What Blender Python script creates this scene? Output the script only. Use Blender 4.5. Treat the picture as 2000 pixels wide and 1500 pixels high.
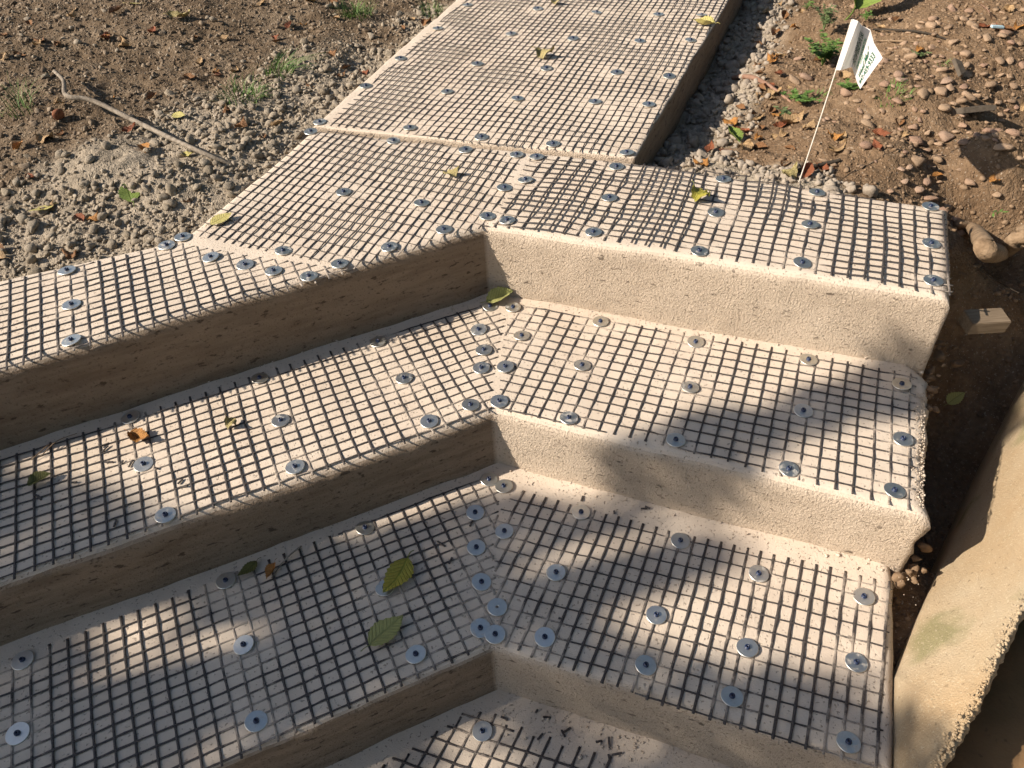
import bpy, bmesh, math, random
import numpy as np
from mathutils import Vector, Matrix
from mathutils.geometry import delaunay_2d_cdt

# ------------------------------------------------------------------ clear
for o in list(bpy.data.objects):
    bpy.data.objects.remove(o, do_unlink=True)
scene = bpy.context.scene
C = scene.collection
rng = random.Random(7)
R = math.radians

# ------------------------------------------------------------------ camera
# the top landing is z = 0, the phone is held one metre above it; metres throughout
F_PX, PITCH, ROLL = 1502.0, 0.75702732, -0.04496693
fw = np.array([0, math.cos(PITCH), -math.sin(PITCH)])
_rt = np.array([1.0, 0, 0]); _up = np.cross(_rt, fw)
rt = _rt * math.cos(ROLL) + _up * math.sin(ROLL)
up = -_rt * math.sin(ROLL) + _up * math.cos(ROLL)
EYE = np.array([0, 0, 1.0])
cam_data = bpy.data.cameras.new('camera')
cam_data.sensor_width = 36.0
cam_data.lens = 36.0 * F_PX / 2000.0
cam_data.clip_start = 0.02
cam_data.clip_end = 500
cam = bpy.data.objects.new('camera', cam_data)
C.objects.link(cam)
M4 = Matrix(((rt[0], up[0], -fw[0], 0), (rt[1], up[1], -fw[1], 0), (rt[2], up[2], -fw[2], 1.0), (0, 0, 0, 1)))
cam.matrix_world = M4
scene.camera = cam
cam_data.dof.use_dof = False

# ------------------------------------------------------------------ sky, sun, exposure
SUN_EL, SUN_AZ = R(33.0), R(13.0)          # light travels towards azimuth 13 deg
TO_SUN = np.array([-math.cos(SUN_AZ) * math.cos(SUN_EL), -math.sin(SUN_AZ) * math.cos(SUN_EL), math.sin(SUN_EL)])
world = bpy.data.worlds.new('World'); scene.world = world
world.use_nodes = True
wn = world.node_tree.nodes; wl = world.node_tree.links
bg = wn['Background']
sky = wn.new('ShaderNodeTexSky'); sky.sky_type = 'NISHITA'; sky.sun_disc = False
sky.sun_elevation = SUN_EL
sky.sun_rotation = math.atan2(TO_SUN[0], TO_SUN[1]) % (2 * math.pi)
sky.air_density = 1.0; sky.dust_density = 1.2; sky.ozone_density = 1.0
wl.new(sky.outputs[0], bg.inputs[0]); bg.inputs[1].default_value = 0.075
sun_data = bpy.data.lights.new('sun', 'SUN')
sun_data.energy = 5.0; sun_data.angle = R(0.53); sun_data.color = (1.0, 0.89, 0.76)
sun = bpy.data.objects.new('sun', sun_data); C.objects.link(sun)
sun.rotation_euler = Vector(TO_SUN).to_track_quat('Z', 'Y').to_euler()
sun.location = Vector(TO_SUN) * 20
scene.view_settings.view_transform = 'Standard'
scene.view_settings.look = 'None'
scene.view_settings.exposure = 0.66
scene.view_settings.gamma = 1.0
scene.view_settings.use_curve_mapping = False

# ------------------------------------------------------------------ survey helpers
def on(x, y, z):
    """world point of a surveyed photo point on a surface of height z"""
    d = (x - 1000.0) / F_PX * rt - (y - 750.0) / F_PX * up + fw
    t = (z - 1.0) / d[2]
    return EYE + d * t
def on2(x, y, z):
    p = on(x, y, z); return np.array([p[0], p[1]])
def proj(p):
    v = np.asarray(p) - EYE
    dz = v @ fw
    return 1000 + F_PX * (v @ rt) / dz, 750 - F_PX * (v @ up) / dz, dz

def _hash(ix, iy, iz, seed):
    h = (ix.astype(np.int64) * 374761393 + iy.astype(np.int64) * 668265263 + iz.astype(np.int64) * 2147483647 + seed * 974634213) & 0xFFFFFFFF
    h = ((h ^ (h >> 13)) * 1274126177) & 0xFFFFFFFF
    h = ((h ^ (h >> 16)) * 2246822519) & 0xFFFFFFFF
    return ((h ^ (h >> 15)) & 0xFFFFFF) / float(0xFFFFFF)
def noise2(x, y, seed=0):
    x = np.asarray(x, float); y = np.asarray(y, float)
    ix = np.floor(x); iy = np.floor(y); fx = x - ix; fy = y - iy
    fx = fx * fx * (3 - 2 * fx); fy = fy * fy * (3 - 2 * fy)
    z = np.zeros_like(ix)
    a = _hash(ix, iy, z, seed); b = _hash(ix + 1, iy, z, seed); c = _hash(ix, iy + 1, z, seed); d = _hash(ix + 1, iy + 1, z, seed)
    return (a * (1 - fx) + b * fx) * (1 - fy) + (c * (1 - fx) + d * fx) * fy
def fbm2(x, y, seed=0, octv=4, gain=0.5):
    s = 0; a = 1; t = 0
    for k in range(octv):
        s = s + a * (noise2(x * 2 ** k + 13.7 * k, y * 2 ** k - 7.1 * k, seed + k) - 0.5); t += a; a *= gain
    return s / t * 2
def noise3(x, y, z, seed=0):
    ix = np.floor(x); iy = np.floor(y); iz = np.floor(z); fx = x - ix; fy = y - iy; fz = z - iz
    fx = fx * fx * (3 - 2 * fx); fy = fy * fy * (3 - 2 * fy); fz = fz * fz * (3 - 2 * fz)
    r = 0
    for dx in (0, 1):
        for dy in (0, 1):
            for dz in (0, 1):
                r = r + _hash(ix + dx, iy + dy, iz + dz, seed) * (fx if dx else 1 - fx) * (fy if dy else 1 - fy) * (fz if dz else 1 - fz)
    return r
def fbm3(p, s, seed=0, octv=3):
    r = 0; a = 1; t = 0
    for k in range(octv):
        q = p * (s * 2 ** k) + 5.3 * k
        r = r + a * (noise3(q[:, 0], q[:, 1], q[:, 2], seed + k) - 0.5); t += a; a *= 0.5
    return r / t * 2

def inside(poly, x, y):
    x = np.asarray(x, float); y = np.asarray(y, float)
    r = np.zeros(x.shape, bool); n = len(poly)
    for i in range(n):
        x0, y0 = poly[i]; x1, y1 = poly[(i + 1) % n]
        if y0 == y1: continue
        c = ((y0 > y) != (y1 > y)) & (x < (x1 - x0) * (y - y0) / (y1 - y0) + x0)
        r ^= c
    return r
def edge_dist(poly, x, y, closed=True):
    x = np.asarray(x, float); y = np.asarray(y, float)
    r = np.full(x.shape, 1e9); n = len(poly)
    for i in range(n if closed else n - 1):
        a = np.asarray(poly[i]); b = np.asarray(poly[(i + 1) % n]); d = b - a
        t = np.clip(((x - a[0]) * d[0] + (y - a[1]) * d[1]) / (d @ d), 0, 1)
        r = np.minimum(r, np.hypot(x - a[0] - t * d[0], y - a[1] - t * d[1]))
    return r

# ------------------------------------------------------------------ object helpers
def tag(o, label=None, cat=None, group=None, kind=None):
    if label: o['label'] = label
    if cat: o['category'] = cat
    if group: o['group'] = group
    if kind: o['kind'] = kind
    return o
def empty(name, loc=(0, 0, 0), rz=0.0):
    o = bpy.data.objects.new(name, None); C.objects.link(o)
    o.location = loc; o.rotation_euler = (0, 0, rz); o.empty_display_size = 0.02
    return o
def mesh_from(name, v, f, smooth=True):
    me = bpy.data.meshes.new(name)
    v = np.asarray(v, np.float32)
    if isinstance(f, np.ndarray):
        k = f.shape[1]
        me.vertices.add(len(v)); me.vertices.foreach_set('co', v.ravel())
        me.loops.add(f.size); me.loops.foreach_set('vertex_index', f.ravel().astype(np.int32))
        me.polygons.add(len(f)); me.polygons.foreach_set('loop_start', np.arange(0, f.size, k, dtype=np.int32))
        me.polygons.foreach_set('loop_total', np.full(len(f), k, np.int32))
        me.update(calc_edges=True)
    else:
        me.from_pydata([tuple(map(float, p)) for p in v], [], f)
        me.update()
    if smooth:
        me.polygons.foreach_set('use_smooth', np.ones(len(me.polygons), bool))
    return me
def obj(name, me, mat=None, parent=None):
    o = bpy.data.objects.new(name, me); C.objects.link(o)
    if mat is not None and len(me.materials) == 0: me.materials.append(mat)
    if parent is not None: o.parent = parent
    return o
def vcol(me, name, vals):
    a = me.color_attributes.new(name, 'FLOAT_COLOR', 'POINT')
    arr = np.ones((len(me.vertices), 4), np.float32)
    vals = np.asarray(vals, np.float32)
    if vals.ndim == 1: arr[:, 0] = arr[:, 1] = arr[:, 2] = vals
    else: arr[:, :vals.shape[1]] = vals
    a.data.foreach_set('color', arr.ravel())

# ------------------------------------------------------------------ material helpers
class NT:
    def __init__(s, name, rough=0.85, spec=0.3):
        s.m = bpy.data.materials.new(name); s.m.use_nodes = True
        s.n = s.m.node_tree.nodes; s.l = s.m.node_tree.links
        s.b = s.n['Principled BSDF']; s.b.inputs['Roughness'].default_value = rough
        s.b.inputs['Specular IOR Level'].default_value = spec
        s.co = s.n.new('ShaderNodeTexCoord')
    def val(s, sock, v):
        if hasattr(v, 'links'): s.l.new(v, sock)
        else: sock.default_value = v
    def noise(s, scale, detail=4, rough=0.55, vec=None, dist=0.0):
        t = s.n.new('ShaderNodeTexNoise'); t.inputs['Scale'].default_value = scale
        t.inputs['Detail'].default_value = detail; t.inputs['Roughness'].default_value = rough
        t.inputs['Distortion'].default_value = dist
        s.l.new(vec if vec is not None else s.co.outputs['Object'], t.inputs['Vector'])
        return t.outputs['Fac']
    def voro(s, scale, feature='F1', vec=None, out='Distance', rnd=1.0):
        t = s.n.new('ShaderNodeTexVoronoi'); t.feature = feature
        t.inputs['Scale'].default_value = scale; t.inputs['Randomness'].default_value = rnd
        s.l.new(vec if vec is not None else s.co.outputs['Object'], t.inputs['Vector'])
        return t.outputs[out]
    def mapping(s, scale=(1, 1, 1), rot=(0, 0, 0), loc=(0, 0, 0), src='Object'):
        t = s.n.new('ShaderNodeMapping'); t.inputs['Scale'].default_value = scale
        t.inputs['Rotation'].default_value = rot; t.inputs['Location'].default_value = loc
        s.l.new(s.co.outputs[src], t.inputs['Vector']); return t.outputs[0]
    def ramp(s, f, stops):
        t = s.n.new('ShaderNodeValToRGB'); e = t.color_ramp.elements
        while len(e) < len(stops): e.new(0.5)
        for k, (p, c) in enumerate(stops):
            e[k].position = p
            e[k].color = (c, c, c, 1) if not hasattr(c, '__len__') else (*c, 1)
        s.l.new(f, t.inputs[0]); return t.outputs[0]
    def mix(s, fac, a, b, mode='MIX'):
        t = s.n.new('ShaderNodeMix'); t.data_type = 'RGBA'; t.blend_type = mode
        s.val(t.inputs[0], fac)
        for sock, v in ((t.inputs[6], a), (t.inputs[7], b)):
            if hasattr(v, 'links'): s.l.new(v, sock)
            else: sock.default_value = (*v, 1) if len(v) == 3 else v
        return t.outputs[2]
    def math(s, op, a, b=0.0, clamp=False):
        t = s.n.new('ShaderNodeMath'); t.operation = op; t.use_clamp = clamp
        s.val(t.inputs[0], a); s.val(t.inputs[1], b); return t.outputs[0]
    def geo(s):
        t = s.n.new('ShaderNodeNewGeometry'); return t.outputs['Position']
    def attr(s, name):
        t = s.n.new('ShaderNodeAttribute'); t.attribute_name = name
        return t
    def sep(s, col):
        t = s.n.new('ShaderNodeSeparateColor'); s.l.new(col, t.inputs[0]); return t.outputs
    def objrand(s):
        t = s.n.new('ShaderNodeObjectInfo'); return t.outputs['Random']
    def color(s, c): s.val(s.b.inputs['Base Color'], c if hasattr(c, 'links') else (*c, 1)); return s
    def bump(s, h, dist, strength=1.0, prev=None):
        t = s.n.new('ShaderNodeBump'); t.inputs['Distance'].default_value = dist; t.inputs['Strength'].default_value = strength
        s.l.new(h, t.inputs['Height'])
        if prev is not None: s.l.new(prev, t.inputs['Normal'])
        s.l.new(t.outputs[0], s.b.inputs['Normal']); return t.outputs[0]

# ------------------------------------------------------------------ materials
def make_concrete():
    m = NT('concrete', 0.88, 0.25)
    geo = m.n.new('ShaderNodeNewGeometry')
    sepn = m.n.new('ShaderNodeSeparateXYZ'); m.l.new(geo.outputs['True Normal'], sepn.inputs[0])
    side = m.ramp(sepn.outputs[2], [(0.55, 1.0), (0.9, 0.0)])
    big = m.noise(3.2, 2, 0.6)
    mid = m.noise(22, 3, 0.6)
    fine = m.noise(520, 1, 0.6)
    tread = m.ramp(big, [(0.3, (0.60, 0.50, 0.395)), (0.5, (0.65, 0.555, 0.45)), (0.7, (0.63, 0.525, 0.42))])
    tread = m.mix(m.ramp(mid, [(0.35, 0.0), (0.75, 0.35)]), tread, (0.53, 0.43, 0.33))
    # small dark pits in the cement
    pit = m.noise(170, 1, 0.5)
    tread = m.mix(m.ramp(pit, [(0.66, 0.0), (0.72, 0.75)]), tread, (0.27, 0.215, 0.165))
    fin_shade = m.attr('finish_shade').outputs['Fac']
    stv = m.mapping((7, 7, 48))
    streak = m.noise(1.0, 3, 0.65, stv)
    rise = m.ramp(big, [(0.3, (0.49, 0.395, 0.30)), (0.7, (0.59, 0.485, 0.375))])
    rise = m.mix(m.math('MULTIPLY', m.ramp(streak, [(0.42, 0.0), (0.70, 0.6)]), m.math('ADD', m.math('MULTIPLY', fin_shade, 0.75), 0.25)), rise, (0.28, 0.205, 0.14))
    spot = m.noise(38, 3, 0.55, m.mapping((1, 1, 2.4)))
    rise = m.mix(m.ramp(m.math('ADD', spot, m.math('MULTIPLY', fin_shade, 0.035)), [(0.64, 0.0), (0.72, 0.85)]), rise, (0.12, 0.092, 0.068))
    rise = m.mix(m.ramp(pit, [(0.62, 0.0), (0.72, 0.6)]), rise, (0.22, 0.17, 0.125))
    rise = m.mix(m.math('MULTIPLY', fin_shade, 0.9), rise, m.mix(1.0, rise, (0.40, 0.355, 0.31), 'MULTIPLY'))  # browner form face, darkened further to paint in the shade on these sides
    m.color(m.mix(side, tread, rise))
    # sandy surface: stronger on the risers
    hgt = m.math('MULTIPLY', m.ramp(m.noise(215, 3, 0.7), [(0.34, 0.0), (0.66, 1.0)]), 1.0)
    b1 = m.n.new('ShaderNodeBump'); b1.inputs['Distance'].default_value = 0.0026
    m.l.new(m.math('ADD', m.math('MULTIPLY', m.math('MULTIPLY', side, m.math('SUBTRACT', 1.0, m.math('MULTIPLY', fin_shade, 0.6))), 0.75), 0.20), b1.inputs['Strength'])
    m.l.new(hgt, b1.inputs['Height'])
    m.bump(m.math('SUBTRACT', fine, m.math('MULTIPLY', m.ramp(pit, [(0.64, 0.0), (0.72, 1.0)]), 1.5)), 0.0010, 0.6, b1.outputs[0])
    return m.m
CONCRETE = make_concrete()

def make_soil():
    m = NT('soil', 0.95, 0.1)
    z = m.sep(m.attr('zone').outputs['Color'])
    n1 = m.noise(9, 4, 0.65); n2 = m.noise(70, 3, 0.6); n3 = m.noise(330, 1, 0.6)
    brown = m.ramp(n1, [(0.3, (0.10, 0.069, 0.043)), (0.5, (0.165, 0.118, 0.075)), (0.72, (0.27, 0.205, 0.14))])
    grey = m.ramp(n1, [(0.3, (0.30, 0.25, 0.185)), (0.7, (0.47, 0.40, 0.31))])
    tan = m.ramp(n1, [(0.3, (0.145, 0.092, 0.053)), (0.5, (0.205, 0.135, 0.08)), (0.72, (0.27, 0.185, 0.115))])
    c = m.mix(z[0], brown, grey)
    c = m.mix(z[1], c, tan)
    c = m.mix(m.ramp(n2, [(0.4, 0.0), (0.62, 0.55)]), c, m.mix(0.5, c, (0.06, 0.042, 0.028)))
    c = m.mix(m.ramp(m.noise(160, 2, 0.5), [(0.64, 0.0), (0.70, 0.6)]), c, (0.42, 0.36, 0.28))
    m.color(c)
    h = m.math('ADD', m.math('MULTIPLY', n2, 1.0), m.math('MULTIPLY', n3, 0.35))
    m.bump(h, 0.012, 0.9)
    return m.m
SOIL = make_soil()

def simple(name, stops, scale=30, rough=0.85, bumpd=0.002, spec=0.25, metallic=0.0, rnd=0.0, bscale=None):
    m = NT(name, rough, spec)
    f = m.noise(scale, 3, 0.6)
    if rnd:
        f = m.math('ADD', m.math('MULTIPLY', f, 1 - rnd), m.math('MULTIPLY', m.objrand(), rnd))
    n = len(stops)
    m.color(m.ramp(f, [(0.25 + 0.5 * k / max(1, n - 1), c) for k, c in enumerate(stops)]))
    if bumpd: m.bump(m.noise(bscale or scale * 3, 4, 0.6), bumpd, 0.7)
    m.b.inputs['Metallic'].default_value = metallic
    return m.m

def make_strand():
    m = NT('dark_plastic_mesh', 0.55, 0.4)
    dust = m.attr('dust').outputs['Fac']
    fib = m.noise(500, 3, 0.6)
    base = m.ramp(fib, [(0.35, (0.024, 0.020, 0.019)), (0.65, (0.105, 0.088, 0.078))])
    nn = m.noise(55, 4, 0.7)
    f = m.math('ADD', m.math('ADD', dust, m.math('MULTIPLY', m.math('SUBTRACT', nn, 0.5), 1.1)), m.math('MULTIPLY', m.math('SUBTRACT', m.noise(4.5, 2, 0.5, m.geo()), 0.5), 0.9), True)
    m.color(m.mix(m.ramp(f, [(0.38, 0.0), (0.75, 0.85)]), base, (0.50, 0.42, 0.34)))
    m.bump(fib, 0.0012, 0.8)
    return m.m
STRAND = make_strand()

def make_zinc():
    m = NT('zinc_plated_steel', 0.32, 0.5)
    m.b.inputs['Metallic'].default_value = 1.0
    w = m.n.new('ShaderNodeTexCoord')
    rv = m.objrand()
    off = m.n.new('ShaderNodeCombineXYZ'); m.l.new(m.math('MULTIPLY', rv, 37.0), off.inputs[0]); m.l.new(m.math('MULTIPLY', rv, 11.0), off.inputs[1])
    vm = m.n.new('ShaderNodeVectorMath'); vm.operation = 'ADD'
    m.l.new(m.co.outputs['Object'], vm.inputs[0]); m.l.new(off.outputs[0], vm.inputs[1])
    sm = m.noise(75, 4, 0.65, vm.outputs[0])
    smear = m.ramp(m.math('ADD', sm, m.math('MULTIPLY', m.math('SUBTRACT', rv, 0.5), 0.16)), [(0.60, 0.0), (0.78, 0.6)])
    m.color(m.mix(smear, m.ramp(sm, [(0.3, (0.74, 0.73, 0.67)), (0.7, (0.64, 0.635, 0.59))]), (0.58, 0.50, 0.42)))
    m.l.new(m.math('SUBTRACT', 1.0, smear), m.b.inputs['Metallic'])
    m.l.new(m.math('ADD', m.math('MULTIPLY', smear, 0.5), m.math('ADD', m.math('MULTIPLY', sm, 0.3), 0.30)), m.b.inputs['Roughness'])
    m.bump(m.noise(160, 3, 0.6, vm.outputs[0]), 0.0006, 0.35)
    return m.m
ZINC = make_zinc()
BLUE = simple('blue_coated_screw', [(0.008, 0.016, 0.045), (0.014, 0.028, 0.075)], 300, 0.38, 0.0003, 0.5)
DARK = simple('dark_recess', [(0.006, 0.006, 0.008), (0.014, 0.014, 0.016)], 200, 0.8, 0)

def make_stone(name, cols, bscale=140):
    m = NT(name, 0.88, 0.25)
    rv = m.objrand()
    t = m.attr('tint')
    f = m.math('ADD', m.math('MULTIPLY', m.noise(60, 3, 0.6), 0.45), m.math('MULTIPLY', m.math('FRACT', m.math('ADD', rv, t.outputs['Fac'])), 0.55))
    n = len(cols)
    c = m.ramp(f, [(0.15 + 0.7 * k / (n - 1), cc) for k, cc in enumerate(cols)])
    c = m.mix(m.ramp(m.noise(330, 3, 0.6), [(0.5, 0.0), (0.7, 0.4)]), c, (0.16, 0.125, 0.09))
    m.color(c)
    m.bump(m.noise(bscale, 2, 0.65), 0.003, 0.6)
    return m.m
PEBBLE = make_stone('grey_pebble', [(0.20, 0.16, 0.112), (0.30, 0.25, 0.185), (0.37, 0.31, 0.235), (0.25, 0.21, 0.16), (0.46, 0.39, 0.30)])
TANSTONE = make_stone('tan_stone', [(0.23, 0.15, 0.095), (0.35, 0.245, 0.16), (0.42, 0.29, 0.19), (0.30, 0.185, 0.13), (0.47, 0.35, 0.25)])
RUBBLE = make_stone('mortar_rubble', [(0.24, 0.195, 0.15), (0.35, 0.295, 0.235), (0.29, 0.245, 0.195), (0.41, 0.35, 0.28)], 220)
SOILCLOD = make_stone('soil_clod', [(0.085, 0.058, 0.036), (0.15, 0.107, 0.069), (0.27, 0.21, 0.148), (0.12, 0.084, 0.054)], 200)
TANCLOD = make_stone('tan_soil_clod', [(0.13, 0.082, 0.048), (0.20, 0.132, 0.078), (0.27, 0.185, 0.115), (0.165, 0.108, 0.065)], 200)

def make_leafmat(name, c0, c1, vein, blotch=None, trans=0.25):
    m = NT(name, 0.6, 0.3)
    sx = m.n.new('ShaderNodeSeparateXYZ'); uv = m.n.new('ShaderNodeUVMap'); m.l.new(uv.outputs[0], sx.inputs[0])
    x, y = sx.outputs[0], sx.outputs[1]
    ay = m.math('ABSOLUTE', y)
    ph = m.math('SUBTRACT', m.math('MULTIPLY', x, 62.0), m.math('MULTIPLY', ay, 34.0))
    vw = m.math('POWER', m.math('ADD', m.math('MULTIPLY', m.math('SINE', ph), 0.5), 0.5), 8.0)
    mid = m.ramp(ay, [(0.0, 1.0), (0.06, 0.0)])
    v = m.math('MAXIMUM', m.math('MULTIPLY', vw, 0.75), mid)
    base = m.ramp(m.noise(45, 4, 0.6), [(0.3, c0), (0.7, c1)])
    if blotch:
        base = m.mix(m.ramp(m.noise(80, 4, 0.6), [(0.5, 0.0), (0.62, 0.85)]), base, blotch)
    m.color(m.mix(m.math('MULTIPLY', v, 0.65), base, vein))
    m.bump(m.math('SUBTRACT', m.noise(120, 3, 0.5), m.math('MULTIPLY', v, 1.2)), 0.0015, 0.8)
    return m.m
LEAF = {
    'yellowgreen': make_leafmat('yellow_green_leaf', (0.24, 0.25, 0.035), (0.40, 0.35, 0.06), (0.10, 0.15, 0.02), (0.34, 0.20, 0.03)),
    'olive': make_leafmat('pale_olive_leaf', (0.30, 0.30, 0.105), (0.36, 0.35, 0.13), (0.13, 0.15, 0.05)),
    'green': make_leafmat('green_leaf', (0.13, 0.20, 0.035), (0.22, 0.28, 0.06), (0.09, 0.13, 0.025)),
    'paleyellow': make_leafmat('pale_yellow_leaf', (0.46, 0.41, 0.13), (0.55, 0.48, 0.19), (0.35, 0.28, 0.08)),
    'darkgreen': make_leafmat('dark_green_leaf', (0.10, 0.12, 0.03), (0.17, 0.17, 0.05), (0.04, 0.06, 0.015), (0.15, 0.09, 0.03)),
    'brown': make_leafmat('dry_brown_leaf', (0.20, 0.09, 0.035), (0.33, 0.17, 0.07), (0.11, 0.05, 0.02), (0.10, 0.05, 0.025)),
    'tanleaf': make_leafmat('tan_dry_leaf', (0.36, 0.235, 0.115), (0.47, 0.33, 0.18), (0.22, 0.13, 0.06), (0.26, 0.14, 0.06)),
    'orange': make_leafmat('orange_dry_leaf', (0.42, 0.18, 0.045), (0.50, 0.26, 0.07), (0.20, 0.075, 0.02), (0.20, 0.08, 0.03)),
    'red': make_leafmat('red_brown_leaf', (0.22, 0.065, 0.028), (0.30, 0.11, 0.05), (0.10, 0.03, 0.015)),
    'dryolive': make_leafmat('dry_olive_leaf', (0.36, 0.31, 0.13), (0.45, 0.38, 0.18), (0.24, 0.19, 0.07), (0.22, 0.14, 0.06)),
}
GRASS = simple('grass_blade', [(0.05, 0.10, 0.02), (0.09, 0.16, 0.035), (0.15, 0.20, 0.06)], 25, 0.6, 0, 0.3)
WEED = simple('weed_green', [(0.09, 0.17, 0.035), (0.15, 0.25, 0.06)], 40, 0.6, 0, 0.3)
WEED_PALE = simple('pale_weed_green', [(0.11, 0.16, 0.06), (0.17, 0.22, 0.09)], 40, 0.65, 0, 0.3)
BARK_GREY = simple('weathered_grey_wood', [(0.10, 0.08, 0.06), (0.24, 0.20, 0.155), (0.36, 0.31, 0.25)], 60, 0.9, 0.003)
BARK_DARK = simple('dark_twig_bark', [(0.03, 0.024, 0.018), (0.07, 0.055, 0.04)], 60, 0.9, 0.003)
ROOT_TAN = simple('tan_root_bark', [(0.13, 0.085, 0.05), (0.24, 0.165, 0.10), (0.33, 0.235, 0.15)], 45, 0.9, 0.006)
ROOT_RED = simple('reddish_root_bark', [(0.20, 0.11, 0.07), (0.34, 0.21, 0.15)], 60, 0.9, 0.003)
BARK = simple('tree_bark', [(0.06, 0.045, 0.032), (0.13, 0.10, 0.075)], 14, 0.95, 0.01)
TREE_LEAF = simple('tree_foliage', [(0.045, 0.085, 0.018), (0.08, 0.13, 0.03)], 3, 0.6, 0)

# ------------------------------------------------------------------ levels and outlines
Z0, Z1, Z2, Z3 = 0.0, -0.189, -0.350, -0.511
LDIR = np.array([math.cos(R(23)), math.sin(R(23))])       # along the left flight, towards the corner
RDIR = np.array([math.cos(R(-21.5)), math.sin(R(-21.5))])  # along the right flight, away from the corner
PDIR = np.array([math.cos(R(68)), math.sin(R(68))])       # along the path, away from the camera
C0, C1, C2 = on2(950, 447, Z0), on2(966, 808, Z1), on2(966, 1268, Z2)
def rot(v, a): return np.array([v[0] * math.cos(a) - v[1] * math.sin(a), v[0] * math.sin(a) + v[1] * math.cos(a)])
R0F, R0B = on2(1863, 588, Z0), on2(1858, 403, Z0)
JR, JL, KNEE = on2(1240, 314, Z0), on2(608, 251, Z0), on2(352, 464, Z0)
L0F = on2(0, 725, Z0); L0B = on2(0, 541, Z0)
L0Fx = L0F + (L0F - C0) * 1.1; L0Bx = L0B + (L0F - C0) * 1.1
OUT0 = [L0Fx, C0, R0F, R0B, JR, JL, KNEE, L0B, L0Bx]
L1F = on2(0, 1145, Z1); R1F = on2(1816, 1012, Z1); R1B = on2(1822, 742, Z1)
OUT1 = [L1F + (L1F - C1) * 1.4, C1, R1F, R1B, R1B - RDIR * 0.08 + PDIR * 0.12, C0 + np.array([0, 0.16]), C0 + (L0F - C0) * 1.9 + rot(LDIR, R(90)) * 0.14]
L2F = on2(430, 1498, Z2); R2F = on2(1752, 1518, Z2); R2B = on2(1752, 1135, Z2)
OUT2 = [C2 + (L2F - C2) * 4.2, C2, R2F, R2B, R2B + PDIR * 0.12 - RDIR * 0.02, C1 + np.array([0, 0.16]), C1 + (L1F - C1) * 2.2 + rot(LDIR, R(90)) * 0.14]
OUT3 = [np.array([-2.2, -1.2]), np.array([0.62, -1.2]), np.array([0.60, 0.30]), R2F + PDIR * 0.1 - RDIR * 0.03, C2 + np.array([0, 0.16]), C2 + (L2F - C2) * 4.0 + rot(LDIR, R(90)) * 0.14]
PL1 = JL + np.array([math.cos(R(70.0)), math.sin(R(70.0))]) * 2.6
PR1 = JR + np.array([math.cos(R(66.2)), math.sin(R(66.2))]) * 2.7
OUTP = [JL + PDIR * 0.004, JR + PDIR * 0.004, PR1, PL1]
ZP = 0.006

def top_noise(x, y, lvl):
    return 0.004 * fbm2(x * 4.0, y * 4.0, 11 + lvl, 3) + 0.0016 * fbm2(x * 22, y * 22, 31 + lvl, 3)
ZTOP = {0: Z0, 1: Z1, 2: Z2, 3: Z3, 4: ZP}
def H(x, y, lvl): return ZTOP[lvl] + top_noise(np.asarray(x, float), np.asarray(y, float), lvl)

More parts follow.
